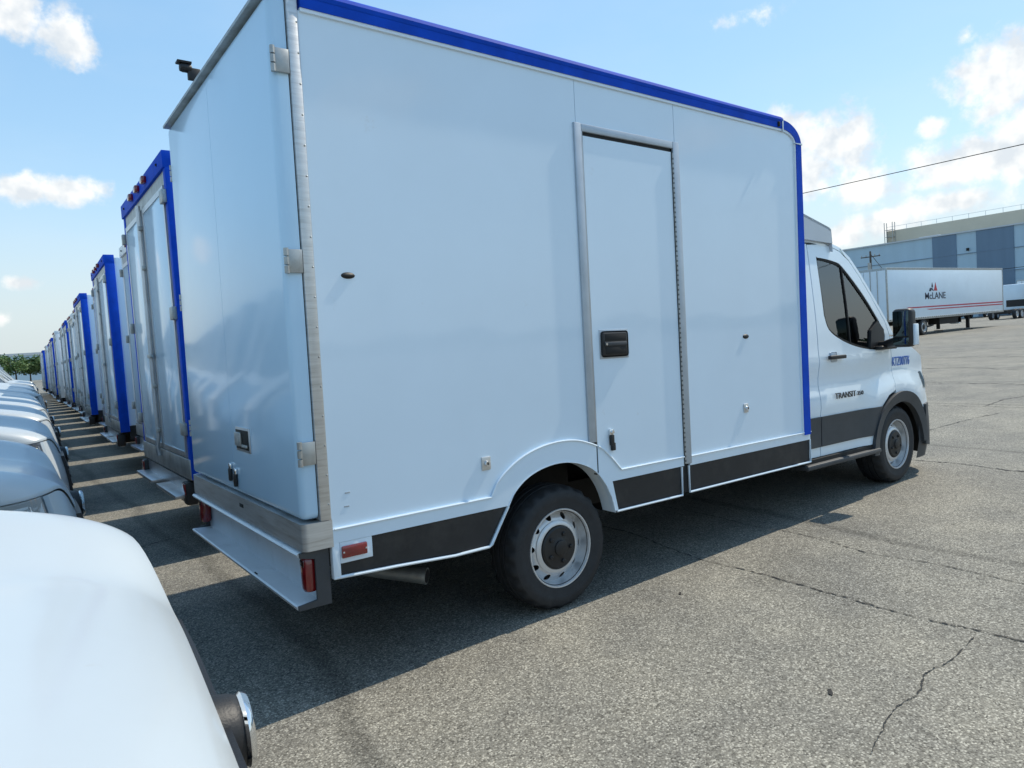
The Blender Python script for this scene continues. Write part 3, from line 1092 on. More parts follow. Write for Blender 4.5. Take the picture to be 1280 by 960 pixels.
CX = [3.8 + .08 * i for i in range(1, 34)]
CZ = [.55 + .06 * i for i in range(0, 30)]
win = curve([(4.178, 1.64), (4.176, 2.075), (4.20, 2.10), (4.446, 2.076), (4.57, 2.026), (4.847, 1.794), (5.103, 1.515), (5.13, 1.42), (5.08, 1.35), (4.919, 1.334), (4.629, 1.373), (4.385, 1.441), (4.228, 1.523), (4.178, 1.64)], 4)[:-1]
arch_in = arc(5.32, .42, .435, 178, 4, 26)
arch_out = arc(5.32, .42, .53, 178, 4, 26)
for side in (0, 1):
    mir = None if side == 0 else W / 2

    def C(pts, name, m, off, t, parent=truck, holes=(), cx=CX, cz=CZ, sm=40):
        return MB().panel(pts, lambda x, z: ycab(x, z) + off, t, holes=holes, cx=cx, cz=cz, mirror=mir).build(name, m, parent, sm)

    def my(y):
        return y if side == 0 else W - y
    doorp = [(4.070, 2.198), (4.34, 2.213), (4.55, 2.160), (4.675, 2.085), (4.81, 1.955), (4.97, 1.775), (5.16, 1.555), (5.213, 1.44), (5.218, 1.03), (5.215, .97), (5.08, .93), (4.96, .83), (4.88, .70), (4.85, .60), (4.85, .535), (4.035, .535), (4.035, .8), (4.056, 1.48), (4.063, 1.98)]
    cd = C(doorp, 'cab_door', M['paint'], 0, .03, holes=(win,))
    C([(3.80, .535), (4.027, .535), (4.027, .8), (4.048, 1.48), (4.055, 1.98), (4.062, 2.204), (3.80, 2.204)], 'cab_pillar', M['paint'], .001, .03)
    rail_o = [(3.80, 2.27), (4.338, 2.252), (4.575, 2.195), (4.705, 2.118), (4.84, 1.985), (5.0, 1.803), (5.195, 1.583), (5.30, 1.45)]
    rail_i = [(5.225, 1.45), (5.17, 1.565), (4.98, 1.785), (4.82, 1.965), (4.683, 2.097), (4.555, 2.17), (4.34, 2.222), (3.80, 2.210)]
    C(rail_o + rail_i, 'roof_side_rail', M['paint'], .002, .05)
    fen = [(5.226, 1.44), (5.30, 1.435), (5.55, 1.36), (5.83, 1.24), (5.88, 1.15), (5.88, .80), (5.80, .76)] + arc(5.32, .42, .51, 42, 101, 10)
    C(fen, 'front_fender', M['paint'], 0, .03)
    C([(5.79, .42), (5.80, .79), (5.90, .80), (5.90, .40)], 'bumper_side', M['clad'], -.022, .05)
    ca = MB().panel(arch_out + arch_in[::-1], lambda x, z: ycab(x, z) - .026, .05, cx=CX, cz=CZ, mirror=mir).build('arch_cladding', M['clad'], truck, 40)
    C([(4.037, .610), (4.037, .845), (4.965, .845), (4.905, .75), (4.87, .610)], 'door_cladding', M['clad'], -.012, .03, cd)
    C([(3.80, .610), (3.80, .845), (4.026, .845), (4.026, .610)], 'pillar_cladding', M['clad'], -.012, .03)
    MB().box(3.74, 4.87, *sorted((my(-.02), my(.12))), .462, .500, .012).build('step_bar', M['clad'], truck)
    MB().box(3.74, 4.86, *sorted((my(.02), my(.2))), .50, .53).build('step_bracket', M['dark'], truck, 0)
    # window, seal, divider
    C(win, 'window', M['glass'], .014, .004, cd, cx=[], cz=[1.45, 1.6, 1.75, 1.9, 2.0])
    sealp = [(p[0] + (p[0] - 4.6) * .0 + 0, p[1]) for p in win]
    sh_ = []
    cxm = sum(p[0] for p in win) / len(win)
    czm = sum(p[1] for p in win) / len(win)
    for p in win:
        d = Vector((p[0] - cxm, p[1] - czm))
        sh_.append(tuple(Vector(p) - d.normalized() * .022))
    C(win, 'window_seal', M['seal'], .006, .012, cd, holes=(sh_,), cx=[], cz=[1.45, 1.6, 1.75, 1.9, 2.0])
    C([(4.544, 2.05), (4.556, 2.044), (4.560, 1.38), (4.548, 1.38)], 'window_divider', M['seal'], .004, .014, cd, cx=[], cz=[1.45, 1.6, 1.75, 1.9])
    C([(4.86, 1.345), (5.10, 1.36), (5.12, 1.50), (5.03, 1.58), (4.90, 1.50)], 'mirror_sail', M['black'], -.004, .02, cd, cx=[], cz=[])
    MB().box(4.14, 4.378, *sorted((my(-.002), my(.028))), 1.287, 1.317, .008, 3).build('door_handle', M['black'], cd)
    MB().box(4.205, 4.30, *sorted((my(.036), my(.05))), 1.262, 1.342, .012).build('handle_cup', M['frame'], cd)
    # mirror
    mr_ = MB().box(4.945, 5.06, *sorted((my(-.245), my(-.088))), 1.345, 1.665, .035, 4)
    mr_.tube([(5.0, my(-.10), 1.40), (5.02, my(.0), 1.37), (5.03, my(.07), 1.37)], .035, 10)
    mr_.box(4.93, 5.2, *sorted((my(-.02), my(.05))), 1.33, 1.362, .01)
    mo = mr_.build('door_mirror', M['black'], truck, 50)
    MB().box(4.937, 4.946, *sorted((my(-.228), my(-.103))), 1.435, 1.645, .004).build('mirror_glass', M['mirror'], mo)
    MB().box(4.937, 4.946, *sorted((my(-.228), my(-.103))), 1.365, 1.425, .004).build('mirror_glass', M['mirror'], mo)
    MB().box(4.985, 5.055, *sorted((my(-.262), my(-.235))), 1.36, 1.535, .008).build('mirror_lamp', M['trim'], mo)
# badge lettering and unit number on the right side
me = fit_text(text_mesh('TRANSIT', .1, M['badge'], .003), 4.226, 4.545, .968, 1.015, .022)
link('lettering', me, truck)
me = fit_text(text_mesh('350', .1, M['badge'], .003), 4.57, 4.667, .972, 1.006, .022)
link('lettering', me, truck)
me = text_mesh('KTZ00776', .1, M['decal'], .0015)
me = fit_text(me, 5.235, 5.56, 1.175, 1.255, 0)
for v in me.vertices:
    v.co.y += ycab(v.co.x, v.co.z) - .004
link('unit_number', me, truck)
# roof, windscreen, rear wall, interior
MB().grid(lambda u, v: Vector((3.80 + u * (.66 + .14 * math.sin(math.pi * v)), .13 + 1.74 * v, 2.262 - .02 * u + .05 * math.sin(math.pi * v) - .07 * u ** 4)), 10, 16, (0, 0, -.03)).build('cab_roof', M['paint'], truck, 40)


def wind(u, v):
    bow = math.sin(math.pi * v)
    a = Vector((4.57 + .13 * bow, .125 + 1.75 * v, 2.185 + .05 * bow))
    b = Vector((5.25 + .18 * bow, .065 + 1.87 * v, 1.45 + .01 * bow))
    return a.lerp(b, u)


MB().grid(wind, 8, 16, (-.006, 0, 0)).build('windscreen', M['glass'], truck, 40)
MB().box(3.80, 3.83, .12, W - .12, .60, 2.22).box(3.83, 5.1, .10, W - .10, .56, .62).build('cab_back_wall', M['dark'], truck, 0)
MB().prism([(4.85, .9), (4.85, 1.28), (5.0, 1.36), (5.40, 1.43), (5.40, .9)], 'y', .14, W - .14).build('dashboard', M['black'], truck, 0)
for y in (.28, 1.22):
    st = MB().prism([(3.98, 1.0), (4.10, 1.62), (4.20, 1.62), (4.16, 1.0)], 'y', y, y + .48).box(4.0, 4.5, y, y + .48, .88, 1.02, .03).build('seat', M['seat'], truck, 30)
    MB().box(4.09, 4.19, y + .12, y + .36, 1.65, 1.84, .03).build('headrest', M['seat'], st)
MB().tube([(4.72 + .05 * math.sin(t), 1.46 + .19 * math.cos(t), 1.33 + .18 * math.sin(t)) for t in [2 * math.pi * i / 24 for i in range(24)]], .015, 8, True).build('steering_wheel', M['black'], truck)
front_end(truck, 6.22, W / 2, 1.08, .48, .905, 2.9, 1.00, star=False, gr=.05)
# fairing over the cab
def fair(u, v):
    q = abs(2 * v - 1)
    y = .10 + (W - .2) * v
    if u < .7:
        t = u / .7
        x = 3.79 + t * .62 * (1 - .05 * q ** 4)
        z = 2.53 - .13 * t - .04 * q ** 4 - .02 * q ** 8
    else:
        t = (u - .7) / .3
        x = 4.41 - .031 * q ** 4 + .02 * t
        z = 2.40 - .04 * q ** 4 - .02 * q ** 8 - .17 * t
    return Vector((x, y, z))


fm = MB().grid(fair, 14, 22, (0, 0, -.02))
fm.panel([(3.79, 2.24), (4.40, 2.22), (4.385, 2.33), (4.36, 2.345), (3.79, 2.475)], lambda x, z: .10, .02)
fm.panel([(3.79, 2.24), (4.40, 2.22), (4.385, 2.33), (4.36, 2.345), (3.79, 2.475)], lambda x, z: .10, .02, mirror=W / 2)
fm.build('cab_fairing', M['fairing'], truck, 40)
# wheels stand on the ground whatever the body's rake
for x, y, fl in ((1.3518, .17, False), (1.3518, W - .17, True), (5.3188, .172, False), (5.3188, W - .172, True)):
    add_wheel(truck, b_inv(x, y, WR), fl, spin=.3 + x)

# ------------------------------------------------------------------ the other trucks of the row
ORD = ['second', 'third', 'fourth', 'fifth', 'sixth', 'seventh', 'eighth', 'ninth', 'tenth', 'eleventh', 'twelfth', 'thirteenth', 'fourteenth', 'fifteenth', 'sixteenth',
       'seventeenth', 'eighteenth', 'nineteenth', 'twentieth', 'twenty-first', 'twenty-second', 'twenty-third', 'twenty-fourth', 'twenty-fifth', 'twenty-sixth']
index_kids()
WB_ = 2.15


def make_row_truck(post_mat):
    t = thing('box_truck', '', 'truck', group='box trucks parked in a row')
    zt = 3.15
    MB().box(.03, 3.79, .012, WB_ - .012, .70, zt - .03, .02).build('cargo_box', M['white'], t)
    for y0, y1 in ((-.012, .07), (WB_ - .07, WB_ + .012)):
        MB().box(-.02, .10, y0, y1, .62, zt - .002, .006).build('corner_post', post_mat, t)
    hd = MB().box(-.035, .10, -.013, WB_ + .013, zt - .13, zt, .006).build('roof_header', post_mat, t)
    for y in (.72, 1.075, 1.43):
        MB().box(-.075, -.03, y - .05, y + .05, zt - .095, zt - .035, .015).build('marker_lamp', M['red'], hd)
    for y in (.2, 1.95):
        MB().ball((-.036, y, zt - .065), .012, 8).build('header_bolt', M['dark'], hd)
    MB().box(-.012, .03, .071, WB_ - .071, zt - .235, zt - .132).box(-.012, .03, .071, .10, .78, zt - .236).box(-.012, .03, WB_ - .10, WB_ - .071, .78, zt - .236).build('door_frame', M['galv'], t, 0)
    for s, (y0, y1) in ((0, (.104, 1.065)), (1, (1.085, WB_ - .104))):
        d = MB().box(-.018, .022, y0, y1, .79, zt - .24, .006).build('rear_door', M['door_sky_tint'], t)
        e = MB()
        e.box(-.026, -.012, y0, y0 + .035, .79, zt - .24).box(-.026, -.012, y1 - .035, y1, .79, zt - .24).box(-.0255, -.012, y0 + .036, y1 - .036, .79, .83).box(-.0255, -.012, y0 + .036, y1 - .036, zt - .285, zt - .24)
        e.build('door_edging', M['alu'], d, 0)
        yh = .03 if s == 0 else WB_ - .03
        for z in (1.02, 1.92, zt - .34):
            MB().box(-.055, -.018, yh - .03, yh + .075 if s == 0 else yh + .03, z - .05, z + .05, .006).build('hinge', M['galv'], d)
    lk = MB().tube([(-.05, 1.13, .72), (-.06, 1.14, .80), (-.045, 1.135, .9), (-.045, 1.13, zt - .2)], .02, 8)
    lk.build('lock_rod', M['alu'], t)
    for z in (.95, 1.35, 2.4, 2.75):
        MB().box(-.06, -.02, 1.095, 1.165, z - .02, z + .02, .004).build('rod_bracket', M['galv'], t)
    MB().box(-.075, -.05, 1.0, 1.16, 1.60, 1.635, .008).build('lock_handle', M['galv'], t)
    MB().box(-.03, .08, .0, WB_, .62, .78, .004).build('rear_sill', M['galv'], t)
    bp = MB().box(-.13, .0, .12, .95, .47, .50, .006).box(-.13, .0, WB_ - .95, WB_ - .12, .47, .50, .006).box(-.02, .03, .12, WB_ - .12, .40, .60).build('rear_bumper', M['alu'], t)
    for y in (.05, WB_ - .17):
        MB().box(-.06, .04, y, y + .12, .42, .60, .012).build('lamp_box', M['black'], t)
        MB().box(-.068, -.055, y + .01, y + .11, .50, .59, .006).build('tail_lamp', M['red'], t)
    for y in (.30, WB_ - .62):
        MB().box(.45, .47, y, y + .32, .18, .62, .004).build('mud_flap', M['black'], t)
    for y in (.02, WB_ - .04):
        MB().box(.1, 3.75, y, y + .02, .50, .70).build('skirt_panel', M['skirt'], t, 0)
    MB().box(.0, 5.6, .55, .63, .42, .64).box(.0, 5.6, 1.50, 1.58, .42, .64).build('chassis', M['dark'], t, 0)
    for x in (1.35, 5.3):
        for y, fl in ((.22, False), (WB_ - .22, True)):
            add_wheel(t, (x, y, WR), fl, spin=x, simple=True)
    # the same cab as the nearest truck
    cabnames = ('cab_door', 'cab_pillar', 'roof_side_rail', 'front_fender', 'cab_roof', 'windscreen', 'cab_back_wall', 'hood', 'front_fascia', 'front_bumper', 'grille', 'cab_fairing', 'headlight')
    for k in KIDS['box_truck']:
        if k.name.split('.')[0] in cabnames:
            c = k.copy()
            COL.objects.link(c)
            c.parent = t
            c.location = (0, (WB_ - W) / 2, 0)
    return t


protoB = make_row_truck(M['blue'])
protoW = make_row_truck(M['bumper'])
index_kids()
rt = random.Random(3)
ROW = [(.08, 2.93, 'b'), (.42, 5.70, 'w'), (.31, 8.45, 'b'), (.60, 11.25, 'w'), (.50, 14.0, 'b'), (.72, 16.8, 'w'), (.80, 19.6, 'w')]
y = 19.6
for i in range(16):
    y += 2.95 + rt.uniform(-.12, .12)
    ROW.append((.12 + .032 * y + rt.uniform(-.10, .10), y, 'b' if i in (0, 3, 4, 6, 9, 10, 13, 15) else 'w'))
first = {'b': True, 'w': True}
for i, (x, y, k) in enumerate(ROW):
    p = protoB if k == 'b' else protoW
    t = p if first[k] else copy_tree(p)
    first[k] = False
    t.location = (x, y, 0)
    t.rotation_euler = (0, RAKE * .5, R(-1.6 + rt.uniform(-.4, .4)) if i > 1 else R(-.4))
    if i == 0:
        t['label'] = 'box truck with blue rear frame and two white doors, right behind the nearest truck'
    elif k == 'b':
        t['label'] = f'{ORD[i]} box truck of the row counted from the camera, blue rear frame'
    else:
        t['label'] = f'{ORD[i]} box truck of the row counted from the camera, grey metal rear frame'

# ------------------------------------------------------------------ vans facing the trucks
VHW = .995


def yvan(x, z):
    y = -VHW + .10 * max(0, (z - 1.2) / 1.2) ** 1.4
    y += .06 * max(0, x + .75) ** 2
    y -= .012 * math.exp(-((z - 1.15) / .08) ** 2)
    return y


def make_van():
    t = thing('parked_van', '', 'van', group='white vans parked nose to the trucks')
    zc = 1.245
    H, F = front_end(t, 0, 0, .942, .42, .965, 4.6, 1.10, paint='van_paint', rise=.178, rec=.02, gr=.035, side=.04, gap=.022)
    body = [(-.40, 1.0), (-.44, 1.05), (-.7, 1.12), (-1.12, 1.20), (-1.95, 2.20), (-2.25, 2.42), (-2.6, 2.48), (-5.7, 2.48), (-5.78, 2.3), (-5.82, .9), (-5.8, .42)]
    body += [(-5.2, .36)] + arc(-4.75, .36, .42, 180, 0, 14)[1:-1] + [(-4.3, .36), (-1.45, .36)] + arc(-.98, .36, .44, 180, 0, 14)[1:-1] + [(-.5, .36), (-.40, .42)]
    wn = [(-1.55, 1.32), (-1.75, 1.72), (-2.1, 2.08), (-2.62, 2.10), (-2.66, 1.38)]
    for mir in (None, 0):
        d = MB().panel(body, yvan, .03, holes=(wn,), cx=[-.25 * i for i in range(1, 24)], cz=[.4 + .15 * i for i in range(15)], mirror=mir).build('body_side', M['van_paint'], t, 40)
        MB().panel(wn, lambda x, z: yvan(x, z) + .01, .006, cz=[1.5, 1.7, 1.9], mirror=mir).build('window', M['glass'], d, 40)
        MB().panel([(-1.47, .52), (-1.47, .72), (-4.22, .72), (-4.22, .52)], lambda x, z: yvan(x, z) - .015, .03, cx=[-2, -2.7, -3.4], mirror=mir).build('side_moulding', M['clad'], d, 40)
        s = 1 if mir is None else -1
        mo = MB().box(-1.80, -1.68, *sorted((s * -1.24, s * -1.06)), 1.30, 1.62, .03, 3).tube([(-1.72, s * -1.08, 1.35), (-1.68, s * -.95, 1.32)], .03, 8).build('door_mirror', M['black'], t, 50)
    # fender top: closes the gap between hood and side
    for s in (-1, 1):
        def cl(u, v, s=s):
            x = -.42 - .68 * u
            d = max(0, -.02 - .42 - x)
            a = Vector((x, s * .962, H(s * .962, 1).z + .2 * d + .04 * (1 - math.exp(-d / .12)) - .016))
            b = Vector((x, s * -yvan(x, 1.1), a.z - .045))
            m_ = a.lerp(b, v)
            m_.z += .014 * math.sin(math.pi * v)
            return m_
        MB().grid(cl, 14, 5, (0, 0, -.02)).build('fender_top', M['van_paint'], t, 50)

    def ws(u, v):
        bow = math.sin(math.pi * v)
        a = Vector((-1.10 + .0 * bow, -.86 + 1.72 * v, zc - .03 * (1 - bow)))
        b = Vector((-2.0 + .12 * bow, -.84 + 1.68 * v, 2.26 + .04 * bow))
        p = a.lerp(b, u)
        p.x += .05 * math.sin(math.pi * u)
        return p
    MB().grid(ws, 8, 14, (-.006, 0, 0)).build('windscreen', M['glass'], t, 40)
    MB().box(-1.75, -1.15, -.8, .8, .8, 1.2).box(-2.75, -2.7, -.85, .85, .5, 2.3).build('cabin_interior', M['dark'], t, 0)
    for s in (-1, 1):
        MB().tube([(-1.08, s * .9, zc - .02), (-1.6, s * .885, 1.80), (-2.02, s * .87, 2.27)], .045, 8).build('windscreen_pillar', M['van_paint'], t)
    MB().grid(lambda u, v: Vector((-2.0 - 3.72 * u, -.87 + 1.74 * v, 2.24 + .24 * min(1, u * 6) ** .6 + .04 * math.sin(math.pi * v))), 18, 10, (0, 0, -.03)).build('roof', M['van_paint'], t, 40)
    MB().box(-5.83, -5.78, -.93, .93, .42, 2.46, .02).build('rear_doors', M['van_paint'], t)
    MB().box(-5.7, -.35, -.7, .7, .30, .55).build('underbody', M['dark'], t, 0)
    wp = MB()
    for y0, y1 in ((-.75, -.05), (-.02, .68)):
        wp.tube([(-1.04, y0, zc + .02), (-1.16, y1, zc + .09)], .010, 6)
    wp.build('wiper', M['black'], t)
    for x in (-.98, -4.75):
        for y, fl in ((-.85, False), (.85, True)):
            add_wheel(t, (x, y, WR), fl, spin=x, simple=True)
    return t


van = make_van()


def VAN_H(x, y):
    Hn, _ = nose(0, 0, .942, .42, .965, 4.6, 1.10, rise=.178, rec=.02, gr=.035, side=.04, gap=.022)
    best = min((Hn(y, i / 400) for i in range(401)), key=lambda p: abs(p.x - x))
    return best.z


index_kids()
VANS = [(-.85, -1.63), (-.85, 1.20), (-.72, 3.82), (-.60, 6.45), (-.50, 9.05), (-.43, 11.7)]
y = 11.7
rv_ = random.Random(9)
for i in range(18):
    y += 2.62 + rv_.uniform(-.08, .08)
    VANS.append((-.86 + .036 * y + rv_.uniform(-.10, .10) + (-.2 if i in (8, 11) else 0), y))
for i, (x, y) in enumerate(VANS):
    v = van if i == 0 else copy_tree(van)
    v.location = (x, y, 0 if i < 5 else 0)
    v.rotation_euler = (0, 0, R(-1.2 + rv_.uniform(-.7, .7)) if i else R(-5))
    if i == 0:
        v['label'] = 'white van whose hood fills the bottom left corner'
    elif i == 1:
        v['label'] = 'white van with large headlight just behind the nearest hood'
    else:
        v['label'] = f'{ORD[i-1]} white van from the camera in the left row'

for lx, ly in ((-.135, -.50), (-.150, -.512), (-.125, -.60)):
    hz = 1.5
    MB().prism([(-.010, -.0025), (.009, -.001), (.010, .002), (-.007, .003)], 'z', 0, .0012).build('paint_chip', M['clad'], van, smooth=0, loc=(lx, ly, VAN_H(lx, ly) + .0004))

# ------------------------------------------------------------------ far side of the lot
M['trailer'] = mat('white_trailer_skin', (.70, .82, .91), .4, coat=.2, var=.04, vscale=.7, dirt=(.4, .36, .3), dscale=1.2, dcov=(.62, .9))
M['stripe'] = mat('red_stripe', (.42, .02, .05), .5)
M['logo_dark'] = mat('logo_dark_blue', (.012, .018, .05), .5)
M['logo_red'] = mat('logo_red', (.50, .03, .04), .5)


def trailer(label, x0, y0, length=16.6, text_at=None, wheels=True):
    """box trailer standing along x, side to -y, tail at x0"""
    t = thing('semi_trailer', label, 'trailer', (x0, y0, 0), group='box trailers across the lot')
    MB().box(0, length, 0, 2.55, 1.05, 4.08, .03).build('trailer_box', M['trailer'], t)
    MB().box(-.01, length + .01, -.02, 2.57, 3.98, 4.10, .01).build('top_rail', M['galv'], t)
    MB().box(-.01, length + .01, -.02, 2.57, .98, 1.12, .01).build('bottom_rail', M['galv'], t)
    rvt = MB()
    for i in range(54):
        rvt.box(.2 + i * .3, .26 + i * .3, -.028, -.018, 1.06, 1.11)
    rvt.build('rail_markers', M['dark'], t, 0)['kind'] = 'stuff'
    for xx in (-.012, length - .07):
        MB().box(xx, xx + .08, -.025, 2.575, 1.0, 4.09, .01).build('corner_post', M['galv'], t)
    fr_ = MB().box(-.05, -.013, .05, 1.26, 1.1, 3.95).box(-.05, -.013, 1.29, 2.5, 1.1, 3.95).build('rear_doors', M['trailer'], t, 0)
    for yy in (.5, .9, 1.65, 2.05):
        MB().tube([(-.07, yy, 1.1), (-.07, yy, 3.95)], .022, 6).build('lock_rod', M['galv'], t)
    un = MB().box(2.2, 6.4, .5, 2.05, .72, 1.0).box(6.4, 13, 1.0, 1.1, .85, 1.0).box(6.4, 13, 1.5, 1.6, .85, 1.0).box(7.2, 10.5, .2, .9, .55, 1.0)
    un.tube([(5.2, .3, .45), (6.6, .35, .55)], .06, 6)
    un.build('underframe', M['dark'], t, 0)
    for xx in (11.9,):
        for yy in (.35, 2.2):
            lg = MB().box(xx - .09, xx + .09, yy - .09, yy + .09, .12, 1.0).box(xx - .22, xx + .22, yy - .2, yy + .2, .0, .05).tube([(xx + .1, yy, .6), (xx + .7, yy, 1.0)], .04, 6)
            lg.build('landing_leg', M['dark'], t, 0)
    for xx in (3.2, 4.55):
        for yy, fl in ((.16, False), (2.39, True)):
            w = link('wheel', TYRE, t, (xx, yy, .5), (0, 0, math.pi if fl else 0))
            w.scale = (1.45, 1.3, 1.45)
            link('rim', RIM, w)
            link('hub_cap', HUB, w)
    MB().lathe([(0, -.3), (.22, -.3), (.25, -.2), (.25, .2), (.22, .3), (0, .3)], c=(10.2, .5, .72), n=16).build('spare_reel', M['trailer'], t)
    if text_at:
        a, b, z0, z1 = text_at
        me = fit_text(text_mesh('McLANE', .5, M['logo_dark'], .004, .004), a, b, z0, z1, -.008)
        link('lettering', me, t)
    return t


T1 = trailer('white box trailer with red stripes and emblem, parked alone across the lot', 40.3, 16.5, 17.2, (4.8, 7.7, 2.17, 2.58))
for z0, z1, xa in ((1.66, 1.75, 2.3), (1.50, 1.58, 4.9)):
    MB().prism([(xa, z1), (17.1, z1), (17.1, z0), (xa + .5, z0 + .02)], 'y', -.008, -.001).build('stripe', M['stripe'], T1, 0)
# emblem: two leaning peaks and a dark figure below
MB().prism([(6.05, 2.68), (6.28, 3.2), (6.52, 2.68)], 'y', -.012, -.001).build('emblem', M['logo_red'], T1, 0)
MB().prism([(5.72, 2.95), (5.83, 3.2), (5.94, 2.95), (5.85, 2.86)], 'y', -.012, -.001).build('emblem', M['logo_dark'], T1, 0)
MB().prism([(5.36, 2.66), (5.5, 2.86), (5.8, 2.86), (6.02, 2.70), (5.9, 2.66), (5.78, 2.78), (5.62, 2.66)], 'y', -.012, -.001).build('emblem', M['logo_dark'], T1, 0)
T2 = trailer('white box trailer partly hidden behind the truck cab, dark letters on its side', 33.5, 21.3, 17.0, (10.2, 16.0, 3.0, 3.5))

# warehouse
M['wall_grey'] = mat('grey_blue_cladding', (.43, .57, .66), .6, var=.05, vscale=.25, stretch=(1, 3, .3))
M['wall_dark'] = mat('dark_blue_cladding', (.15, .225, .31), .6, var=.06, vscale=.3, stretch=(1, 3, .3))
M['wall_tan'] = mat('tan_cladding', (.50, .46, .36), .7, var=.06, vscale=.15)
M['roof_trim'] = mat('pale_roof_edge', (.55, .58, .6), .6)
M['wood'] = mat('weathered_pole_wood', (.10, .085, .07), .85, var=.3, vscale=4)
wx = 115.0
wh = thing('warehouse', 'long grey blue warehouse with darker panels behind the trailers', 'warehouse', (wx, 40, 0))
HY = 12.6
MB().box(0, 60, -45, 35, 0, HY - .2).build('wall', M['wall_grey'], wh, 0)
yy = -45.0
rw = random.Random(2)


def ywall(az):
    return CAM[1] + (wx - CAM[0]) * math.tan(R(az)) - 40


for a0, a1 in ((22.24, 20.84), (19.7, 17.64), (15.5, 13.5), (11, 8)):
    MB().box(-.12, .0 - .002, ywall(a1), ywall(a0), 0, HY - .22).build('dark_panel', M['wall_dark'], wh, 0)
for i in range(8):
    MB().box(-.2, -.003, -38 + i * 8.6, -35 + i * 8.6, 1.2, 4.4).build('dock_door', M['roof_trim'], wh, 0)
for z in (3.1, 6.2, 9.3):
    MB().box(-.15, -.003, -45, 35, z, z + .06).build('wall_seam', M['wall_dark'], wh, 0)
MB().box(-.25, 60, -45.1, 35.1, HY - .2, HY, ).build('roof_edge', M['roof_trim'], wh, 0)
for y in (-24, -17, -9, 6):
    MB().box(6, 10, y, y + 3, HY, HY + .7).build('roof_unit', M['roof_trim'], wh, 0)
MB().box(-.3, -.125, ywall(20.25), ywall(20.1), 9.7, 10.1).build('wall_lamp', M['dark'], wh, 0)
tb = thing('tan_building', 'tall tan building rising behind the grey warehouse roof', 'building', (160, 50, 0))
MB().box(0, 50, -90, 22.3, 0, 19.4).build('wall', M['wall_tan'], tb, 0)
MB().box(0, 50, 22.4, 60, 0, 17.6 - 1.0).build('lower_wall', M['wall_tan'], tb, 0)
rl = MB()
for y in [-90 + 3 * i for i in range(38)]:
    rl.box(-.03, .03, y - .03, y + .03, 19.4, 20.3)
rl.box(-.03, .03, -90, 22.3, 20.26, 20.32)
rl.build('roof_railing', M['roof_trim'], tb, 0)
st_ = MB()
for a, b in ((20.4, 22.1),):
    for y in (a, b):
        for x in (-1.2, -.1):
            st_.box(x - .06, x + .06, y - .06, y + .06, 0, 21.2)
    for i in range(14):
        st_.box(-1.2, -.1, a, b, 1.5 * i, 1.5 * i + .06)
st_.build('stair_tower', M['galv'], tb, 0)

# utility poles and lines
def pole(label, x, y, h, arms=True):
    p = thing('utility_pole', label, 'pole', (x, y, 0), group='utility poles round the lot')
    MB().tube([(0, 0, 0), (0, 0, h * .5), (0, 0, h)], [.17, .15, .11], 10).build('pole_shaft', M['wood'], p)
    if arms:
        MB().box(-.06, .06, -1.2, 1.2, h - .75, h - .63).build('cross_arm', M['wood'], p, 0)
        for yy in (-1.1, -.55, .55, 1.1):
            MB().lathe([(0, .22), (.05, .2), (.06, .05), (.03, 0)], c=(0, yy, h - .63), n=8, axis='z').build('insulator', M['galv'], p)
        MB().lathe([(0, -.45), (.2, -.42), (.2, .42), (0, .45)], c=(-.32, 0, h - 1.9), n=12, axis='z').build('transformer', M['galv'], p)
    return p


pole('utility pole with cross arm in front of the grey warehouse', 89, 41.2, 9.4)
pole('tall utility pole out beyond the nearest truck', 39.5, 52, 9.6)
pole('tall utility pole past the right edge of the lot', 39.5, -78, 9.8)


def wire(name, label, a, b, sag, r):
    a, b = Vector(a), Vector(b)
    pts = []
    for i in range(25):
        t = i / 24
        p = a.lerp(b, t)
        p.z -= sag * 4 * t * (1 - t)
        pts.append(p)
    o = MB().tube(pts, r, 5).build(name, M['dark'])
    return tag(o, label, 'cable')


wire('power_line', 'thin dark overhead cable crossing the sky at the upper right', (39.5, 52, 9.5), (39.5, -78, 9.7), .55, .022)
wire('power_line', 'thin dark cable strung low across the warehouse wall', (89, 41.2, 5.4), (80, -20, 6.0), .35, .03)
wire('guy_wire', 'slanting stay wire beside the pole in front of the warehouse', (89, 41.2, 9.1), (85, 33.2, .0), 0, .035)

# white road tractor at the right edge
tr = thing('road_tractor', 'white truck tractor at the right edge beyond the trailer', 'truck', (84, 23.0, 0))
MB().box(0, 2.2, 0, 2.3, .9, 3.5, .1).build('sleeper_cab', M['trailer'], tr)
MB().box(-.02, -.005, .3, 2.0, 1.2, 1.9).build('rear_window', M['black'], tr, 0)
MB().box(2.2, 4.2, .3, 2.0, .9, 2.1, .12).build('hood', M['trailer'], tr)
MB().box(-4.2, 4.2, .6, 1.7, .55, .9).build('chassis', M['dark'], tr, 0)
for x in (-3.4, -2.1, 3.2):
    for y, fl in ((.12, False), (2.2, True)):
        w = link('wheel', TYRE, tr, (x, y, .5), (0, 0, math.pi if fl else 0))
        w.scale = (1.45, 1.3, 1.45)
        link('rim', RIM, w)
MB().tube([(-.2, .2, 1), (-.2, .2, 4)], .09, 8).build('exhaust_stack', M['galv'], tr)
T3 = trailer('white box trailer far off at the right edge of the lot', 92, 24.0, 15)
T4 = trailer('dark shaded box trailer in front of the warehouse wall', 100, 33.5, 12)


# ------------------------------------------------------------------ trees and far buildings
def leaf_mat(n, c):
    return mat(n, c, .6, var=.45, vscale=.8)


M['leaf1'] = leaf_mat('leaf_green', (.10, .17, .05))
M['leaf2'] = leaf_mat('leaf_dark_green', (.075, .135, .04))
M['bark'] = mat('bark', (.07, .055, .04), .9, var=.3, vscale=5)


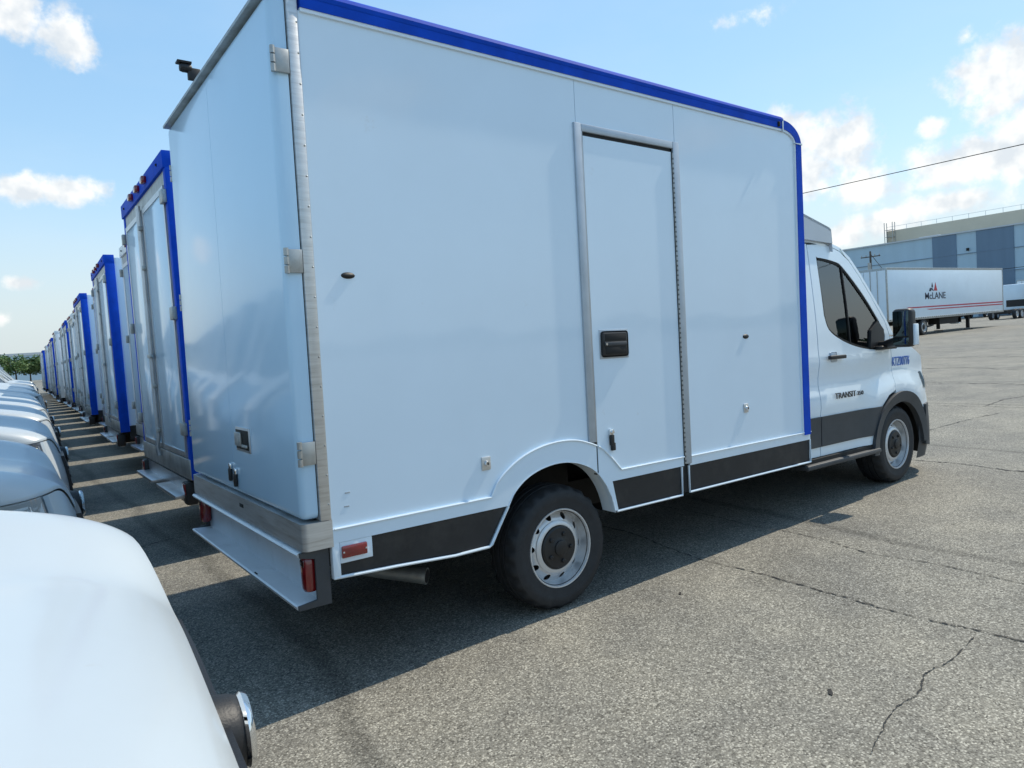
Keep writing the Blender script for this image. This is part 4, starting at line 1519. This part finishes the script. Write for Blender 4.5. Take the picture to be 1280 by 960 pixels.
def make_tree(h, rad, seed, m, leaf=.28, n=2600):
    rr = random.Random(seed)
    tr_ = MB().tube([(0, 0, 0), (.1, 0, h * .25), (0, .1, h * .55), (.1, .1, h * .8)], [.03 * h, .024 * h, .016 * h, .006 * h], 8)
    for i in range(6):
        a = rr.uniform(0, 6.28)
        z = h * rr.uniform(.3, .6)
        tr_.tube([(0, 0, z), (math.cos(a) * rad * .4, math.sin(a) * rad * .4, z + h * .12), (math.cos(a) * rad * .75, math.sin(a) * rad * .75, z + h * .2)], [.012 * h, .008 * h, .003 * h], 6)
    trunk = tr_.mesh('trunk', M['bark'])
    mb = MB()
    cl = [(rr.uniform(-1, 1) * rad * .7, rr.uniform(-1, 1) * rad * .7, h * rr.uniform(.38, .86), rad * rr.uniform(.28, .5)) for i in range(16)]
    for i in range(n):
        c = rr.choice(cl)
        v = Vector((rr.gauss(0, 1), rr.gauss(0, 1), rr.gauss(0, .8)))
        v = v.normalized() * c[3] * rr.uniform(.55, 1.05)
        p = Vector(c[:3]) + v
        q = Vector((rr.uniform(-1, 1), rr.uniform(-1, 1), rr.uniform(-1, 1))).normalized()
        s = q.cross(Vector((.3, .5, .8))).normalized() * leaf * rr.uniform(.6, 1.3)
        t = q.cross(s).normalized() * leaf * rr.uniform(.4, .8)
        vs = [mb.bm.verts.new(p + d) for d in (s, t, -s, -t)]
        mb.bm.faces.new(vs)
    crown = mb.mesh('crown', m, 0)
    return trunk, crown


TREES = [make_tree(7.5, 3.6, 1, M['leaf1']), make_tree(6.5, 3.4, 2, M['leaf2']), make_tree(10, 4.5, 3, M['leaf1'], .36)]


def tree(kind, x, y, s, rz, label, group):
    t = thing('leafy_tree', label, 'tree', (x, y, 0), (0, 0, rz), group)
    t.scale = (s, s, s)
    link('trunk', TREES[kind][0], t)
    link('crown', TREES[kind][1], t)


tree(0, 3.6, 205, .95, 0, 'left tree of the green clump at the far end of the lane', 'trees at the far end of the lane')
tree(1, 6.6, 208, 1.0, 1, 'middle tree of the green clump at the far end of the lane', 'trees at the far end of the lane')
tree(0, 10.0, 205, .85, 2, 'right tree of the green clump at the far end of the lane', 'trees at the far end of the lane')
wd = MB()
rr = random.Random(21)
M['wood_far'] = leaf_mat('far_wood_green', (.045, .08, .03))
for i in range(9000):
    a = R(rr.uniform(-170, -12))
    d = rr.uniform(230, 280)
    hgt = 5 + 1.2 * math.sin(a * 23) + 1.2 * math.sin(a * 57 + 1)
    p = Vector((d * math.cos(a), d * math.sin(a), rr.uniform(0, 1) ** .7 * max(3, hgt)))
    q = Vector((rr.uniform(-1, 1), rr.uniform(-1, 1), rr.uniform(-1, 1))).normalized()
    s = q.cross(Vector((.3, .5, .8))).normalized() * rr.uniform(1, 2)
    t = q.cross(s).normalized() * rr.uniform(.8, 1.6)
    wd.bm.faces.new([wd.bm.verts.new(p + dd) for dd in (s, t, -s, -t)])
wd = wd.build('far_wood', M['wood_far'], smooth=0)
wd['kind'] = 'stuff'
tag(wd, 'far-off belt of green trees beyond the lot behind the camera', 'trees')
pb = thing('plant_building', 'pale low industrial building beyond the far end of the lane', 'building', (-30, 300, 0))
MB().box(0, 46, 0, 30, 0, 9.0).build('wall', M['wall_grey'], pb, 0)
MB().box(-.2, 46.2, -.3, 30, 9.0, 9.9).build('roof_edge', M['roof_trim'], pb, 0)
MB().box(5, 40, -.1, -.004, 5.2, 6.6).build('window_band', M['roof_trim'], pb, 0)

# scraps lying on the asphalt
rs = random.Random(4)
for (x, y, w, lab) in ((1.5, -1.41, .018, 'dark scrap of rubber lying on the sunlit asphalt, lower right'), (1.94, -.27, .014, 'small dark twig lying on the asphalt near the rear wheel')):
    sc_ = MB().prism([(-w * 1.6, -w * .4), (-w * .4, -w * .6), (w * 1.5, -w * .1), (w * 1.3, w * .5), (-w, w * .4)], 'z', .0, .003).build('debris_scrap', M['dark'], smooth=0, loc=(x, y, .001))
    sc_.rotation_euler = (0, 0, .5)
    tag(sc_, lab, 'debris')
